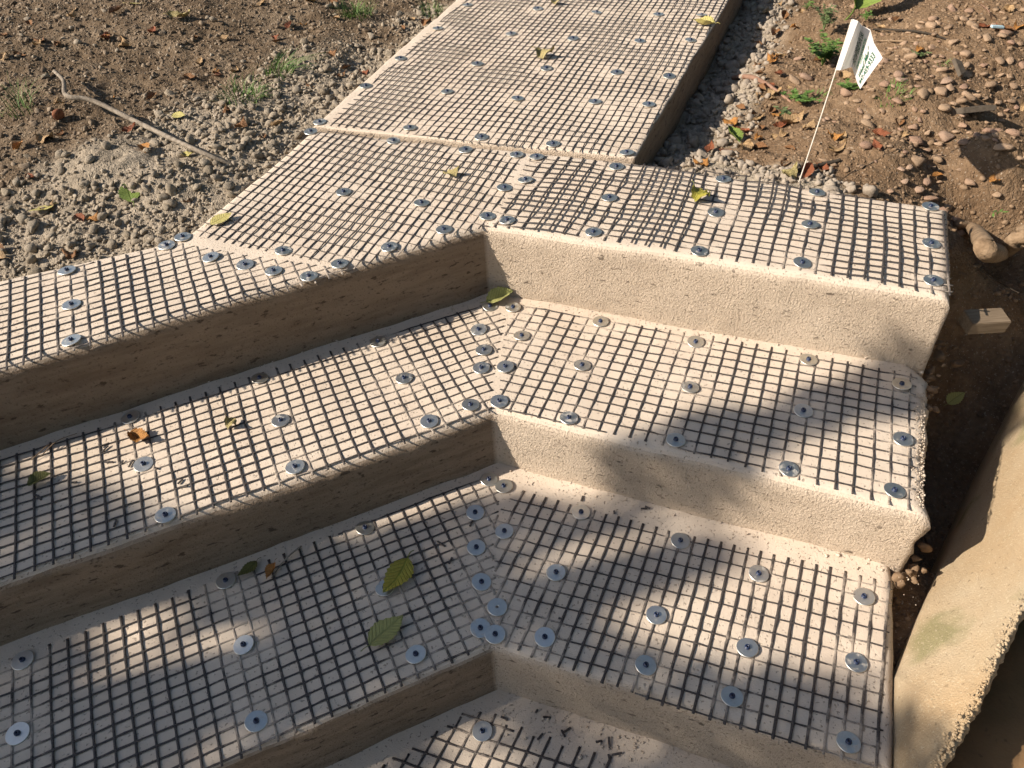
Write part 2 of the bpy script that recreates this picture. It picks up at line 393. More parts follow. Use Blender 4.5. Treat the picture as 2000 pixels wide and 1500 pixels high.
def slab(name, outline, lvl, zbot, rad=0.020, step=0.010, parent=None, rough_edges=(), side_amp=1.0, dark_edges=(0,)):
    """a cast concrete block: uneven top, rounded nosing, lumpy sides, broken ends"""
    ztop = ZTOP[lvl]
    P = [np.asarray(p, float) for p in outline]; n = len(P)
    nrm = []
    for i in range(n):
        d = P[(i + 1) % n] - P[i]; d /= np.linalg.norm(d); nrm.append(np.array([-d[1], d[0]]))
    def ins(i, k):
        a, b = nrm[i - 1], nrm[i]; mm = (a + b) / (1 + a @ b); return P[i] + mm * k
    prof = []
    depth = ztop - rad - zbot
    vis = min(0.26, depth)
    prof.append((-0.004, zbot))
    m_ = max(2, int(vis / step))
    for k in range(m_ + 1): prof.append((-0.004 * (1 - k / m_), ztop - rad - vis * (1 - k / m_)))
    for k in range(1, 7):
        a = k / 6 * math.pi / 2; prof.append((rad * (1 - math.cos(a)), ztop - rad + rad * math.sin(a)))
    cnt = [max(2, int(np.linalg.norm(P[(i + 1) % n] - P[i]) / step)) for i in range(n)]
    rings = []; edge_id = []; tpar = []
    for ri, (k, z) in enumerate(prof):
        ring = []
        for i in range(n):
            a, b = ins(i, k), ins((i + 1) % n, k)
            for j in range(cnt[i]):
                ring.append((*(a + (b - a) * j / cnt[i]), z))
                if ri == 0: edge_id.append(i); tpar.append(j / cnt[i])
        rings.append(ring)
    N = len(rings[0]); rings = np.array(rings); edge_id = np.array(edge_id); tpar = np.array(tpar)
    en = np.array([nrm[i] for i in edge_id])
    # displacement of the sides (horizontal) and of the top (vertical)
    for ri, (k, z) in enumerate(prof):
        q = rings[ri].copy(); w = 1 - k / rad if k > 0 else 1.0
        d = side_amp * (0.0050 * fbm3(q, 5.0, 40 + lvl, 3) + 0.0022 * fbm3(q, 26, 50 + lvl, 2))
        rmask = np.isin(edge_id, list(rough_edges)).astype(float)
        if rough_edges:
            ch = fbm3(q, 22, 70 + lvl, 3); big = fbm3(q, 7, 77 + lvl, 2)
            d = d + rmask * (0.013 * ch + 0.010 * big + 0.006 * fbm3(q, 60, 79 + lvl, 2))
        rings[ri][:, 0] += en[:, 0] * d; rings[ri][:, 1] += en[:, 1] * d
        tz = top_noise(q[:, 0], q[:, 1], lvl)
        wz = max(0.0, min(1.0, (z - (ztop - rad - 0.03)) / (rad + 0.03)))
        rings[ri][:, 2] += tz * wz
        if rough_edges and k > 0:
            rings[ri][:, 2] -= rmask * np.abs(fbm2(q[:, 0] * 40, q[:, 1] * 40, 91, 3)) * 0.012 * (1 - k / rad * 0.6)
    V = rings.reshape(-1, 3)
    F = []
    for ri in range(len(prof) - 1):
        a = ri * N; b = a + N
        for j in range(N):
            j2 = (j + 1) % N; F.append((a + j, a + j2, b + j2, b + j))
    # top cap: Delaunay over the inset ring and a grid of points
    last = (len(prof) - 1) * N
    ring2 = V[last:last + N, :2]
    g = step * 1.15
    x0, y0 = ring2.min(0); x1, y1 = ring2.max(0)
    gx, gy = np.meshgrid(np.arange(x0, x1, g), np.arange(y0, y1, g)); gx = gx.ravel(); gy = gy.ravel()
    px, py, _ = proj(np.stack([gx, gy, np.full_like(gx, ztop)], 1))
    near = (px > -260) & (px < 2260) & (py > -360) & (py < 1860)
    coarse = (np.round((gx - x0) / g).astype(int) % 6 == 0) & (np.round((gy - y0) / g).astype(int) % 6 == 0)
    keep = inside([tuple(p) for p in ring2], gx, gy) & (edge_dist([tuple(p) for p in ring2[::2]], gx, gy) > g * 0.6) & (near | coarse)
    gx = gx[keep]; gy = gy[keep]
    pts = [Vector((float(a), float(b))) for a, b in ring2] + [Vector((float(a), float(b))) for a, b in zip(gx, gy)]
    ov, oe, of, iv, ie, if_ = delaunay_2d_cdt(pts, [], [list(range(N))], 1, 1e-6)
    o2 = np.array([(v.x, v.y) for v in ov])
    zc = ztop + top_noise(o2[:, 0], o2[:, 1], lvl)
    base = len(V); remap = {}
    extra = []
    for i, src in enumerate(iv):
        s = [k for k in src if k < N]
        if s: remap[i] = last + s[0]
        else: remap[i] = base + len(extra); extra.append((o2[i, 0], o2[i, 1], zc[i]))
    V = np.vstack([V, np.array(extra)]) if extra else V
    for f in of: F.append(tuple(remap[i] for i in f))
    me = mesh_from(name, V, F)
    fin_shade = np.zeros(len(V)); fin_shade[:len(prof) * N] = np.tile(np.isin(edge_id, list(dark_edges)).astype(float), len(prof))  # marks the edges that get the browner finish and the painted shade
    vcol(me, 'finish_shade', fin_shade)
    return obj(name, me, CONCRETE, parent)

# the stairs: four cast steps that belong together
stairs = empty('concrete_steps', (0.0, 1.2, Z3))
tag(stairs, 'tan concrete steps bending round an inner corner, dark mesh laid over each tread', 'stairs')
def place_child(o, par):
    o.parent = par; o.matrix_parent_inverse = Matrix.Translation(-Vector(par.location)); return o
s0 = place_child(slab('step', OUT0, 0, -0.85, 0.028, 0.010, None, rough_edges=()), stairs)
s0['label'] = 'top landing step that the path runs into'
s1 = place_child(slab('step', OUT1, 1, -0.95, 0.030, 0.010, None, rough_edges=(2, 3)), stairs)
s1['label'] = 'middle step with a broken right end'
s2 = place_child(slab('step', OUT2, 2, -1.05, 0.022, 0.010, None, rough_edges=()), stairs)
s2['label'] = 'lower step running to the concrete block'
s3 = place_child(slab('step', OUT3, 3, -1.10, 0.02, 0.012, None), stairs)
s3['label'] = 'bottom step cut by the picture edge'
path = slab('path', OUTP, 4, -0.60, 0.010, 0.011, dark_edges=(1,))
tag(path, 'straight concrete path covered with dark mesh, leading away from the steps', 'path', kind='structure')

# ------------------------------------------------------------------ ground
CP = []   # surveyed heights (x, y in the photo, height)
for x, y, z in [
    (352, 452, -.025), (200, 490, -.03), (0, 530, -.035), (480, 345, -.03), (600, 240, -.03), (740, 120, -.03), (880, 0, -.03),
    (200, 430, -.01), (0, 420, 0), (330, 330, .03), (430, 300, .03), (200, 300, .05), (60, 300, .03), (100, 200, .05), (300, 170, .02), (500, 170, 0),
    (600, 90, .02), (0, 60, .09), (300, 20, .08), (560, 0, .05), (750, 0, .0), (-300, 300, .06), (-500, 0, .12), (-300, 560, -.02),
    (1290, 260, -.16), (1360, 160, -.16), (1430, 40, -.155), (1330, 300, -.13), (1480, 100, -.13), (1500, 20, -.12), (1400, 330, -.07), (1490, 250, -.09),
    (1560, 350, -.035), (1700, 362, -.03), (1840, 392, -.035), (1600, 250, -.03), (1560, 120, -.05), (1620, 30, -.03), (1750, 280, .0), (1800, 150, .04),
    (1900, 60, .07), (2000, 0, .12), (1990, 250, .05), (2000, 400, -.01), (1900, 395, -.03), (1900, 440, -.07), (2000, 480, -.09), (2200, 300, .05),
    (1890, 520, -.24), (1880, 620, -.36), (1960, 560, -.26), (1990, 640, -.36), (1920, 640, -.40), (1910, 580, -.34), (1905, 690, -.33), (1985, 720, -.42), (1860, 760, -.50), (1930, 830, -.55), (1880, 950, -.62),
    (1850, 900, -.62), (1835, 1000, -.66), (1825, 1090, -.62), (1785, 1180, -.44), (1772, 1235, -.42), (1760, 1300, -.42), (2100, 600, -.42),
]:
    p = on(x, y, z); CP.append((p[0], p[1], z))
for x, y, z in [(0.62, 0.35, -.52), (0.9, 0.45, -.50), (1.2, 0.7, -.48), (1.6, 1.0, -.48), (0.8, -0.6, -.6), (2.5, 1.0, -.45), (-2.5, 0.5, -.3), (-3, -1, -.5), (0, -3, -.65), (3, 4, .2), (-3, 4.5, .25), (0, 6.5, .05), (2, 6, .15), (-2, 6, .2)]:
    CP.append((x, y, z))
CP = np.array(CP)
def base_h(x, y):
    x = np.asarray(x, float); y = np.asarray(y, float)
    num = np.zeros_like(x); den = np.zeros_like(x)
    for cx_, cy_, cz_ in CP:
        w = 1.0 / ((x - cx_) ** 2 + (y - cy_) ** 2 + 0.008) ** 1.8
        num += w * cz_; den += w
    return num / den
LEFT_EDGE = [L0Bx, L0B, KNEE, JL, PL1]
RUB_EDGE = [PR1, JR, on2(1500, 355, 0)]
DUST_C = on2(240, 300, .04)
def zones(x, y):
    """gravel weight on the left bank, tan soil weight on the right, mortar rubble weight by the path"""
    side = (y - 1.75) * 0.39 - (x - 0.2) * 0.92      # > 0 left of the path's middle line
    left = np.clip(side * 4 + 0.5, 0, 1)
    dl = edge_dist(LEFT_EDGE, x, y, False); dr = edge_dist(RUB_EDGE, x, y, False)
    nz = fbm2(x * 5, y * 5, 5, 3) * 0.20
    far = np.clip((y - 2.3) * 0.35, 0, 0.35)
    grav = left * np.clip((0.50 - far - dl + nz * 1.4) / 0.25, 0, 1)
    global DUST_C
    md = np.hypot(x - DUST_C[0], (y - DUST_C[1]) * 1.6)
    grav = np.clip(grav + left * np.clip(1.2 - md / .22, 0, 1), 0, 1)
    rub = (1 - left) * np.clip((0.26 - dr + nz * 0.45) / 0.09, 0, 1)
    return grav, 1 - left, rub
HOLES = [OUT0, OUT1, OUT2, OUT3, OUTP]
def ground_h(x, y, detail=True):
    x = np.asarray(x, float); y = np.asarray(y, float)
    h = base_h(x, y)
    if detail:
        g, t, rb = zones(x, y)
        amp = 1.0
        h = h + 0.016 * fbm2(x * 4, y * 4, 3, 3) + amp * (0.011 * fbm2(x * 16, y * 16, 7, 3) + 0.006 * fbm2(x * 55, y * 55, 9, 3))
        cl = np.abs(fbm2(x * 28, y * 28, 15, 3))
        h = h + 0.010 * (0.35 - cl) * (0.6 + 0.4 * t)
    return h
def axis(lo, hi, a, b, st):
    d = list(np.arange(a, b, st)); s = st; v = a
    l = []
    while v > lo: s *= 1.35; v -= s; l.append(v)
    s = st; v = d[-1]; r_ = []
    while v < hi: s *= 1.35; v += s; r_.append(v)
    return np.array(l[::-1] + d + r_)
gx = axis(-60, 60, -2.3, 2.5, 0.0095); gy = axis(-40, 80, 0.35, 4.3, 0.0095)
GX, GY = np.meshgrid(gx, gy)
gh = ground_h(GX.ravel(), GY.ravel())
fx, fy = GX.ravel(), GY.ravel()
for hole in HOLES:
    ii = inside([tuple(p) for p in hole], fx, fy)
    dd = np.zeros_like(fx); dd[ii] = edge_dist(hole, fx[ii], fy[ii])
    zt = {id(OUT0): -.25, id(OUT1): -.5, id(OUT2): -.62, id(OUT3): -.85, id(OUTP): -.3}[id(hole)]
    w = np.clip((dd - 0.012) / 0.02, 0, 1)
    gh = np.where(ii, gh * (1 - w) + np.minimum(gh, zt) * w, gh)
nx, ny = len(gx), len(gy)
idx = np.arange(nx * ny).reshape(ny, nx)
gf = np.stack([idx[:-1, :-1], idx[:-1, 1:], idx[1:, 1:], idx[1:, :-1]], -1).reshape(-1, 4)
gme = mesh_from('ground', np.stack([fx, fy, gh], 1), gf)
g_, t_, rb_ = zones(fx, fy)
vcol(gme, 'zone', np.stack([np.clip(g_ * 0.85 + rb_, 0, 1), t_ * (1 - rb_), rb_], 1))
ground = obj('ground', gme, SOIL)
tag(ground, 'bare brown soil and gravelly dirt on both sides of the concrete', 'ground', kind='structure')
# quick lookup of the final ground height
def gz(x, y):
    i = np.clip(np.searchsorted(gx, x) - 1, 0, nx - 2); j = np.clip(np.searchsorted(gy, y) - 1, 0, ny - 2)
    Hh = gh.reshape(ny, nx)
    u = (x - gx[i]) / (gx[i + 1] - gx[i]); v = (y - gy[j]) / (gy[j + 1] - gy[j])
    return (Hh[j, i] * (1 - u) + Hh[j, i + 1] * u) * (1 - v) + (Hh[j + 1, i] * (1 - u) + Hh[j + 1, i + 1] * u) * v
def on_ground(x, y):
    z = -0.02
    for _ in range(6):
        p = on(x, y, z); z = float(gz(p[0], p[1]))
    return on(x, y, z)

# ------------------------------------------------------------------ washers: surveyed positions, row by row
ORD = ['first', 'second', 'third', 'fourth', 'fifth', 'sixth']
WASH = []      # (px, py, level, label, has_screw)
def rows(lvl, names, data, cols_label):
    for nm, row in zip(names, data):
        for k, (x, y) in enumerate(row):
            WASH.append((x, y, lvl, cols_label % (ORD[k], nm), True))
rows(4, ['the joint row', 'the second row', 'the middle row', 'the fourth row', 'the farthest row'],
     [[(624, 237), (800, 247), (940, 267), (1080, 281), (1224, 297)], [(714, 167), (873, 178), (1011, 192), (1162, 198), (1267, 204)],
      [(782, 114), (932, 124), (1067, 133), (1204, 141), (1307, 148)], [(855, 55), (998, 65), (1119, 75), (1250, 78), (1349, 78)],
      [(913, 9), (1050, 16), (1165, 23), (1286, 27), (1370, 30)]], 'washer on the path mesh, %s from left in %s')
rows(0, ['the row under the path joint', 'its middle row', 'the left seam', 'the front row above the left riser', 'the right seam'],
     [[(607, 257), (768, 273), (909, 292), (1009, 303)], [(671, 374), (823, 395)], [(357, 463), (553, 489), (663, 514)], [(760, 481), (867, 448)], [(952, 421), (985, 366)]],
     'washer on the centre landing mesh, %s of %s')
rows(0, ['the corner column', 'the second column', 'the third column', 'the fourth column', 'the far right column'],
     [[(990, 430), (1026, 351), (1048, 307)], [(1159, 452), (1190, 387), (1204, 325)], [(1366, 489), (1398, 414), (1413, 349)], [(1567, 513), (1582, 439), (1596, 375)], [(1823, 547), (1819, 475), (1818, 402)]],
     'washer on the right landing mesh, %s from the front in %s')
rows(0, ['the leftmost column', 'the line along the slanted seam'],
     [[(139, 664), (139, 594), (130, 527)], [(325, 478), (411, 501), (478, 515), (534, 528), (603, 539)]], 'washer on the left landing mesh, %s of %s')
rows(1, ['the mitre seam from the back', 'the back row from the corner', 'the middle row from the corner', 'the front row from the corner'],
     [[(957, 597), (935, 643), (945, 683), (940, 718), (919, 790)], [(738, 666), (507, 738), (254, 814)], [(789, 737), (548, 821), (280, 906)], [(838, 821), (576, 911), (323, 1006)]],
     'washer on the left middle tread, %s of %s')
rows(1, ['the mitre seam', 'the second column', 'the third column', 'the fourth column', 'the far right column'],
     [[(1002, 600), (1019, 655), (987, 716), (975, 783)], [(1173, 627), (1137, 712), (1111, 815)], [(1359, 666), (1348, 755), (1320, 858)], [(1579, 703), (1569, 802), (1541, 915)], [(1761, 751), (1763, 859), (1747, 958)]],
     'washer on the right middle tread, %s from the back in %s')
rows(2, ['the mitre seam from the back', 'the back row from the corner', 'the middle row from the corner', 'the front row from the corner'],
     [[(955, 935), (928, 1000), (930, 1068), (940, 1135), (938, 1226)], [(713, 1031), (441, 1134), (45, 1290)], [(752, 1148), (475, 1258), (34, 1432)], [(812, 1277), (500, 1408)]],
     'washer on the left lower tread, %s of %s')
rows(2, ['the mitre seam', 'the second column', 'the third column', 'the fourth column', 'the far right column'],
     [[(984, 948), (985, 1036), (967, 1238)], [(1135, 998), (1086, 1117), (1064, 1244)], [(1329, 1055), (1282, 1201), (1261, 1300)], [(1482, 1120), (1460, 1264), (1430, 1360)], [(1689, 1163), (1673, 1293), (1657, 1450)]],
     'washer on the right lower tread, %s from the back in %s')
WASH.append((971, 1186, 2, 'loose washer with an empty hole lying on the mitre seam of the lower tread', False))
WASH.append((942, 1427, 3, 'cement-smeared washer on the bottom tread, the only one there', True))
WPOS = {k: [] for k in range(5)}
for x, y, lvl, lb, sc in WASH:
    p = on2(x, y, ZTOP[lvl] + 0.004); WPOS[lvl].append(p)
WPOS = {k: np.array(v) if v else np.zeros((0, 2)) for k, v in WPOS.items()}

# ------------------------------------------------------------------ plastic mesh sheets
def lift(x, y, lvl, seed):
    """height of the mesh above the concrete: pinned at the washers, arching between them"""
    d = np.full(np.shape(x), 9.0)
    for wx, wy in WPOS[lvl]: d = np.minimum(d, np.hypot(x - wx, y - wy))
    t = np.clip((d - 0.02) / 0.085, 0, 1); t = t * t * (3 - 2 * t)
    a = np.clip(noise2(x * 5.5, y * 5.5, seed) * 1.25 - 0.12, 0, 1)
    return t * (0.0004 + LIFT.get(seed, 0.0016) * a), d
LIFT = {101: 0.0032, 102: 0.0022, 103: 0.0070}
def clip_line(poly, p, d):
    """intervals of p + t d inside a polygon"""
    ts = []
    n = len(poly)
    for i in range(n):
        a = poly[i]; b = poly[(i + 1) % n]; e = b - a
        den = d[0] * e[1] - d[1] * e[0]
        if abs(den) < 1e-9: continue
        w = a - p
        t = (w[0] * e[1] - w[1] * e[0]) / den; s = (w[0] * d[1] - w[1] * d[0]) / den
        if 0 <= s < 1: ts.append(t)
    ts.sort()
    return [(ts[k], ts[k + 1]) for k in range(0, len(ts) - 1, 2)]
def mesh_sheet(label, lvl, poly, fams, seed, warp=0.004, name='plastic_mesh', fray=0.004):
    """poly: world outline; fams: (angle in degrees, spacing, strand half width, half height, z order, phase)"""
    r_ = random.Random(seed)
    poly = [np.asarray(p, float) for p in poly]
    cen = np.mean(poly, 0)
    root = empty(name, (cen[0], cen[1], ZTOP[lvl]))
    tag(root, label, 'mesh', 'sheets of dark plastic mesh screwed to the concrete')
    FR = []
    for (ang, sp, hw, hh, zo, ph) in fams:
        nn = np.array([-math.sin(R(ang)), math.cos(R(ang))])
        if isinstance(ph, tuple): ph = float((on2(ph[0], ph[1], ZTOP[lvl] + .003) - cen) @ nn)
        FR.append((ang, sp, ph))
    for fi, (ang, sp, hw, hh, zo, ph) in enumerate(fams):
        d = np.array([math.cos(R(ang)), math.sin(R(ang))]); nn = np.array([-d[1], d[0]])
        offs = [(p - cen) @ nn for p in poly]
        if isinstance(ph, tuple): ph = float((on2(ph[0], ph[1], ZTOP[lvl] + .003) - cen) @ nn)
        k = math.ceil((min(offs) - ph) / sp)
        while k * sp + ph < max(offs):
            o = k * sp + ph; k += 1
            o += r_.gauss(0, 0.0006)
            for t0, t1 in clip_line(poly, cen + nn * o, d):
                if t1 - t0 < 0.012: continue
                t0 -= r_.random() * fray; t1 += r_.random() * fray
                m_ = max(3, int((t1 - t0) / 0.0070))
                t = np.linspace(t0, t1, m_ + 1)
                x = cen[0] + nn[0] * o + d[0] * t; y = cen[1] + nn[1] * o + d[1] * t
                x0_, y0_ = x, y
                # the whole sheet is warped together, each strand wanders a little more
                wx = warp * fbm2(x * 3.6, y * 3.6, seed + 1, 2); wy = warp * fbm2(x * 3.6, y * 3.6, seed + 2, 2)
                own = 0.0008 * fbm2(t * 18, np.full_like(t, o * 997.0), seed + 5 + fi, 2)
                x = x + wx + nn[0] * own; y = y + wy + nn[1] * own
                L, dist = lift(x, y, lvl, seed)
                z = H(x, y, lvl) + L + zo * 0.22 + 0.0004 * np.sin(t / 0.0075 + k * math.pi)
                dust = np.clip(0.62 - L / 0.0042, 0, 1) * np.clip(1.35 - dist / 0.10, 0.25, 1)
                oa, os_, op_ = FR[1 - fi]; od = np.array([-math.sin(R(oa)), math.cos(R(oa))])
                cq = ((x0_ - cen[0]) * od[0] + (y0_ - cen[1]) * od[1] - op_) / os_; cq = np.abs(cq - np.round(cq)) * os_
                knot = np.exp(-(cq / 0.0032) ** 2)
                wv = (1 + 0.30 * knot) * hw * (0.82 + 0.35 * noise2(t * 90, np.full_like(t, o * 331.0), seed + 9))
                tx = np.gradient(x); ty = np.gradient(y); ln = np.hypot(tx, ty) + 1e-9
                ax, ay = -ty / ln, tx / ln
                tw = 0.35 * fbm2(t * 25, np.full_like(t, o * 77.0), seed + 13, 2)
                V = []
                prof = [(-1, 0.0), (-0.62, 1.0), (0.0, 0.62), (0.62, 1.0), (1, 0.0), (0.7, -0.8), (-0.7, -0.8)]
                vs = np.zeros((m_ + 1, len(prof), 3))
                for q, (a, b) in enumerate(prof):
                    vs[:, q, 0] = x + ax * wv * a; vs[:, q, 1] = y + ay * wv * a
                    vs[:, q, 2] = z + hh * b + tw * wv * a * 0.6
                vs -= np.array([cen[0], cen[1], ZTOP[lvl]])
                nP = len(prof)
                V = vs.reshape(-1, 3)
                F = [(i * nP + q, i * nP + (q + 1) % nP, (i + 1) * nP + (q + 1) % nP, (i + 1) * nP + q) for i in range(m_) for q in range(nP)]
                F.append(tuple(range(nP))[::-1]); F.append(tuple(m_ * nP + q for q in range(nP)))
                me = mesh_from('strand', V, F)
                vcol(me, 'dust', np.repeat(dust, nP))
                obj('strand', me, STRAND, root)
    return root
def px_poly(lvl, pts): return [on2(x, y, ZTOP[lvl] + 0.003) for x, y in pts]
TH, TN = (0.0023, 0.0011), (0.0017, 0.0010)
TP, NP = (0.0017, 0.0010), (0.0012, 0.0009)      # thick and thin strands (half width, half height)
ff = np.array([math.cos(R(70)), math.sin(R(70))]); fr = np.array([math.cos(R(66.2)), math.sin(R(66.2))])
pj = px_poly(4, [(634, 243), (765, 253), (924, 276), (1080, 292), (1236, 306)])
mesh_sheet('long dark mesh sheet covering the straight path beyond the joint', 4, [*pj, pj[-1] + fr * 2.5, pj[0] + ff * 2.5],
           [(68, 0.0245, *TP, 0.0022, 0.0), (-20.5, 0.033, *NP, 0.0016, (924, 274))], 101, 0.005)
mesh_sheet('dark mesh sheet on the angled centre of the landing, below the path joint', 0,
           px_poly(0, [(372, 458), (520, 487), (690, 522), (770, 497), (960, 437), (1020, 304), (930, 289), (851, 279), (752, 268), (654, 255), (612, 257)]),
           [(68.5, 0.0238, 0.0019, 0.0010, 0.0022, (372, 458)), (-25, 0.034, 0.0014, 0.0009, 0.0016, (540, 487))], 102, 0.004)
mesh_sheet('dark rippled mesh sheet on the right arm of the landing, in front of the flag', 0,
           px_poly(0, [(965, 438), (1160, 464), (1366, 496), (1600, 531), (1862, 575), (1858, 560), (1848, 412), (1420, 338), (1200, 318), (1040, 300)]),
           [(-21.5, 0.0246, 0.0019, 0.0011, 0.0018, (1600, 525)), (67.5, 0.0335, 0.0025, 0.0012, 0.0024, (1846, 430))], 103, 0.008)
LX = L0F - C0; LX = LX / np.linalg.norm(LX)
pl = px_poly(0, [(0, 548), (345, 474), (640, 522), (700, 523), (612, 551), (300, 638), (0, 722)])
mesh_sheet('dark mesh strip on the left arm of the landing, beside the gravel bank', 0,
           [pl[0] + LX * 0.5, *pl, pl[-1] + LX * 0.5],
           [(24, 0.0245, 0.0018, 0.0010, 0.0022, (300, 632)), (-67, 0.0315, *TH, 0.0016, (190, 515))], 104, 0.003)
pl = px_poly(1, [(0, 898), (500, 732), (955, 590), (985, 622), (962, 738), (958, 803), (900, 824), (304, 1030), (0, 1138)])
mesh_sheet('dark mesh strip on the left middle tread, a curled orange leaf lying on it', 1,
           [pl[0] + LX * 0.5, *pl, pl[-1] + LX * 0.5], [(23, 0.0245, 0.0020, 0.0010, 0.0022, (304, 1022)), (-67, 0.0325, *TH, 0.0016, 0.0)], 105, 0.003)
mesh_sheet('dark mesh strip on the right middle tread, partly shaded towards its broken end', 1,
           px_poly(1, [(975, 797), (1110, 826), (1320, 872), (1440, 905), (1778, 992), (1792, 734), (1400, 655), (1180, 625), (1005, 592), (985, 660)]),
           [(-20.8, 0.0276, 0.0021, 0.0011, 0.0022, (1440, 899)), (67, 0.0335, 0.0021, 0.0011, 0.0016, (1775, 960))], 106, 0.003)
pl = px_poly(2, [(0, 1297), (500, 1104), (948, 930), (975, 960), (962, 1060), (966, 1180), (958, 1256), (800, 1330), (682, 1382), (420, 1500)])
mesh_sheet('dark mesh strip on the left lower tread, two large leaves lying on it', 2,
           [pl[0] + LX * 0.5, *pl, pl[-1] + LX * 0.9], [(23.5, 0.0245, 0.0021, 0.0010, 0.0022, (600, 1410)), (-66.5, 0.0325, *TH, 0.0016, 0.0)], 107, 0.003)
mesh_sheet('dark mesh strip on the right lower tread, ending at the concrete block', 2,
           px_poly(2, [(972, 1254), (1100, 1302), (1300, 1380), (1702, 1497), (1718, 1497), (1741, 1138), (1480, 1076), (1330, 1040), (1010, 953), (966, 1010), (968, 1120)]),
           [(-20, 0.0325, *TN, 0.0016, (1400, 1405)), (65.5, 0.0272, 0.0026, 0.0012, 0.0022, (1738, 1150))], 108, 0.003)
mesh_sheet('dark mesh sheet with ragged cut edge on the bottom tread at the picture edge', 3,
           px_poly(3, [(700, 1530), (930, 1388), (1010, 1432), (1180, 1490), (1300, 1560), (1200, 1760), (600, 1760)]),
           [(-21, 0.0300, *TH, 0.0022, (1000, 1426)), (62, 0.0290, *TH, 0.0016, 0.0)], 109, 0.004, fray=0.02)

# ------------------------------------------------------------------ washers with blue screws
def ring_mesh(r0, r1, h, bev=0.0004, n=40):
    prof = [(r0, 0), (r0, h - bev), (r0 + bev, h), (r1 - bev * 1.5, h), (r1, h - bev * 1.5), (r1, 0)]
    V = [(p[0] * math.cos(a), p[0] * math.sin(a), p[1]) for a in [2 * math.pi * i / n for i in range(n)] for p in prof]
    k = len(prof)
    F = [(i * k + j, ((i + 1) % n) * k + j, ((i + 1) % n) * k + (j + 1) % k, i * k + (j + 1) % k) for i in range(n) for j in range(k)]
    me = mesh_from('washer_disc', V, F, smooth=False); return me
def lathe(name, prof, n=20, smooth=True):
    V = []; F = []
    for i in range(n):
        a = 2 * math.pi * i / n
        for p in prof: V.append((p[0] * math.cos(a), p[0] * math.sin(a), p[1]))
    k = len(prof)
    for i in range(n):
        for j in range(k - 1): F.append((i * k + j, ((i + 1) % n) * k + j, ((i + 1) % n) * k + j + 1, i * k + j + 1))
    return mesh_from(name, V, F, smooth)
ME_RING = ring_mesh(0.0030, 0.0198, 0.0016); ME_RING.materials.append(ZINC)
ME_HEAD = lathe('screw_head', [(0.0001, 0.0018), (0.0018, 0.0018), (0.0021, 0.0052), (0.0036, 0.0054), (0.0046, 0.0044), (0.0049, 0.0022), (0.0053, 0.0016), (0.0053, 0.0)]); ME_HEAD.materials.append(BLUE)
ME_SOCK = lathe('socket', [(0.00005, 0.0024), (0.0019, 0.0024)], 6); ME_SOCK.materials.append(DARK)
for i, (x, y, lvl, lb, sc) in enumerate(WASH):
    p = on2(x, y, ZTOP[lvl] + 0.004)
    z = float(H(p[0], p[1], lvl)) + 0.0030 + (0.0016 if lb.startswith('loose') else 0)
    w = empty('fender_washer', (p[0], p[1], z))
    w.rotation_euler = (rng.gauss(0, R(3.2)), rng.gauss(0, R(3.2)), rng.random() * 6.28)
    tag(w, lb, 'washer', 'zinc washers pinning the mesh down')
    obj('washer_disc', ME_RING, None, w)
    if sc:
        h = obj('screw_head', ME_HEAD, None, w); h.location = (0, 0, 0.0014)
        s = obj('socket', ME_SOCK, None, h)

# ------------------------------------------------------------------ stones, gravel, clods
ICO = {}
def ico(sub):
    if sub not in ICO:
        bm = bmesh.new(); bmesh.ops.create_icosphere(bm, subdivisions=sub, radius=1.0)
        ICO[sub] = (np.array([v.co[:] for v in bm.verts]), np.array([[v.index for v in f.verts] for f in bm.faces])); bm.free()
    return ICO[sub]
def stone_verts(seed, sub=2, sx=1.0, sy=0.8, sz=0.6, lump=0.35, cuts=0):
    v, f = ico(sub); r_ = random.Random(seed)
    q = v + seed * 3.17
    d = 1 + lump * fbm3(q, 1.1, seed, 2)
    p = v * d[:, None]
    for k in range(cuts):
        n = np.array([r_.gauss(0, 1), r_.gauss(0, 1), r_.gauss(0, 1)]); n /= np.linalg.norm(n)
        off = (0.45 if cuts < 6 else 0.50) + 0.3 * r_.random(); s = p @ n
        p = p - np.outer(np.clip(s - off, 0, None) * (0.9 if cuts < 6 else 1.0), n)
    return p * np.array([sx, sy, sz]), f
def scatter(n, seed, prob, region=(-2.2, 2.4, 0.4, 4.2), margin=40, ylim=1500):
    r_ = np.random.RandomState(seed)
    x = r_.uniform(region[0], region[1], n); y = r_.uniform(region[2], region[3], n)
    z = gz(x, y)
    px, py, _ = proj(np.stack([x, y, z], 1))
    ok = (px > -margin) & (px < 2000 + margin) & (py > -margin) & (py < ylim)
    for h in HOLES:
        P_ = [tuple(p) for p in h]
        ok &= ~inside(P_, x, y) & (edge_dist(h, x, y) > 0.006)
    ok &= r_.uniform(0, 1, n) < prob(x, y)
    return x[ok], y[ok], z[ok], r_
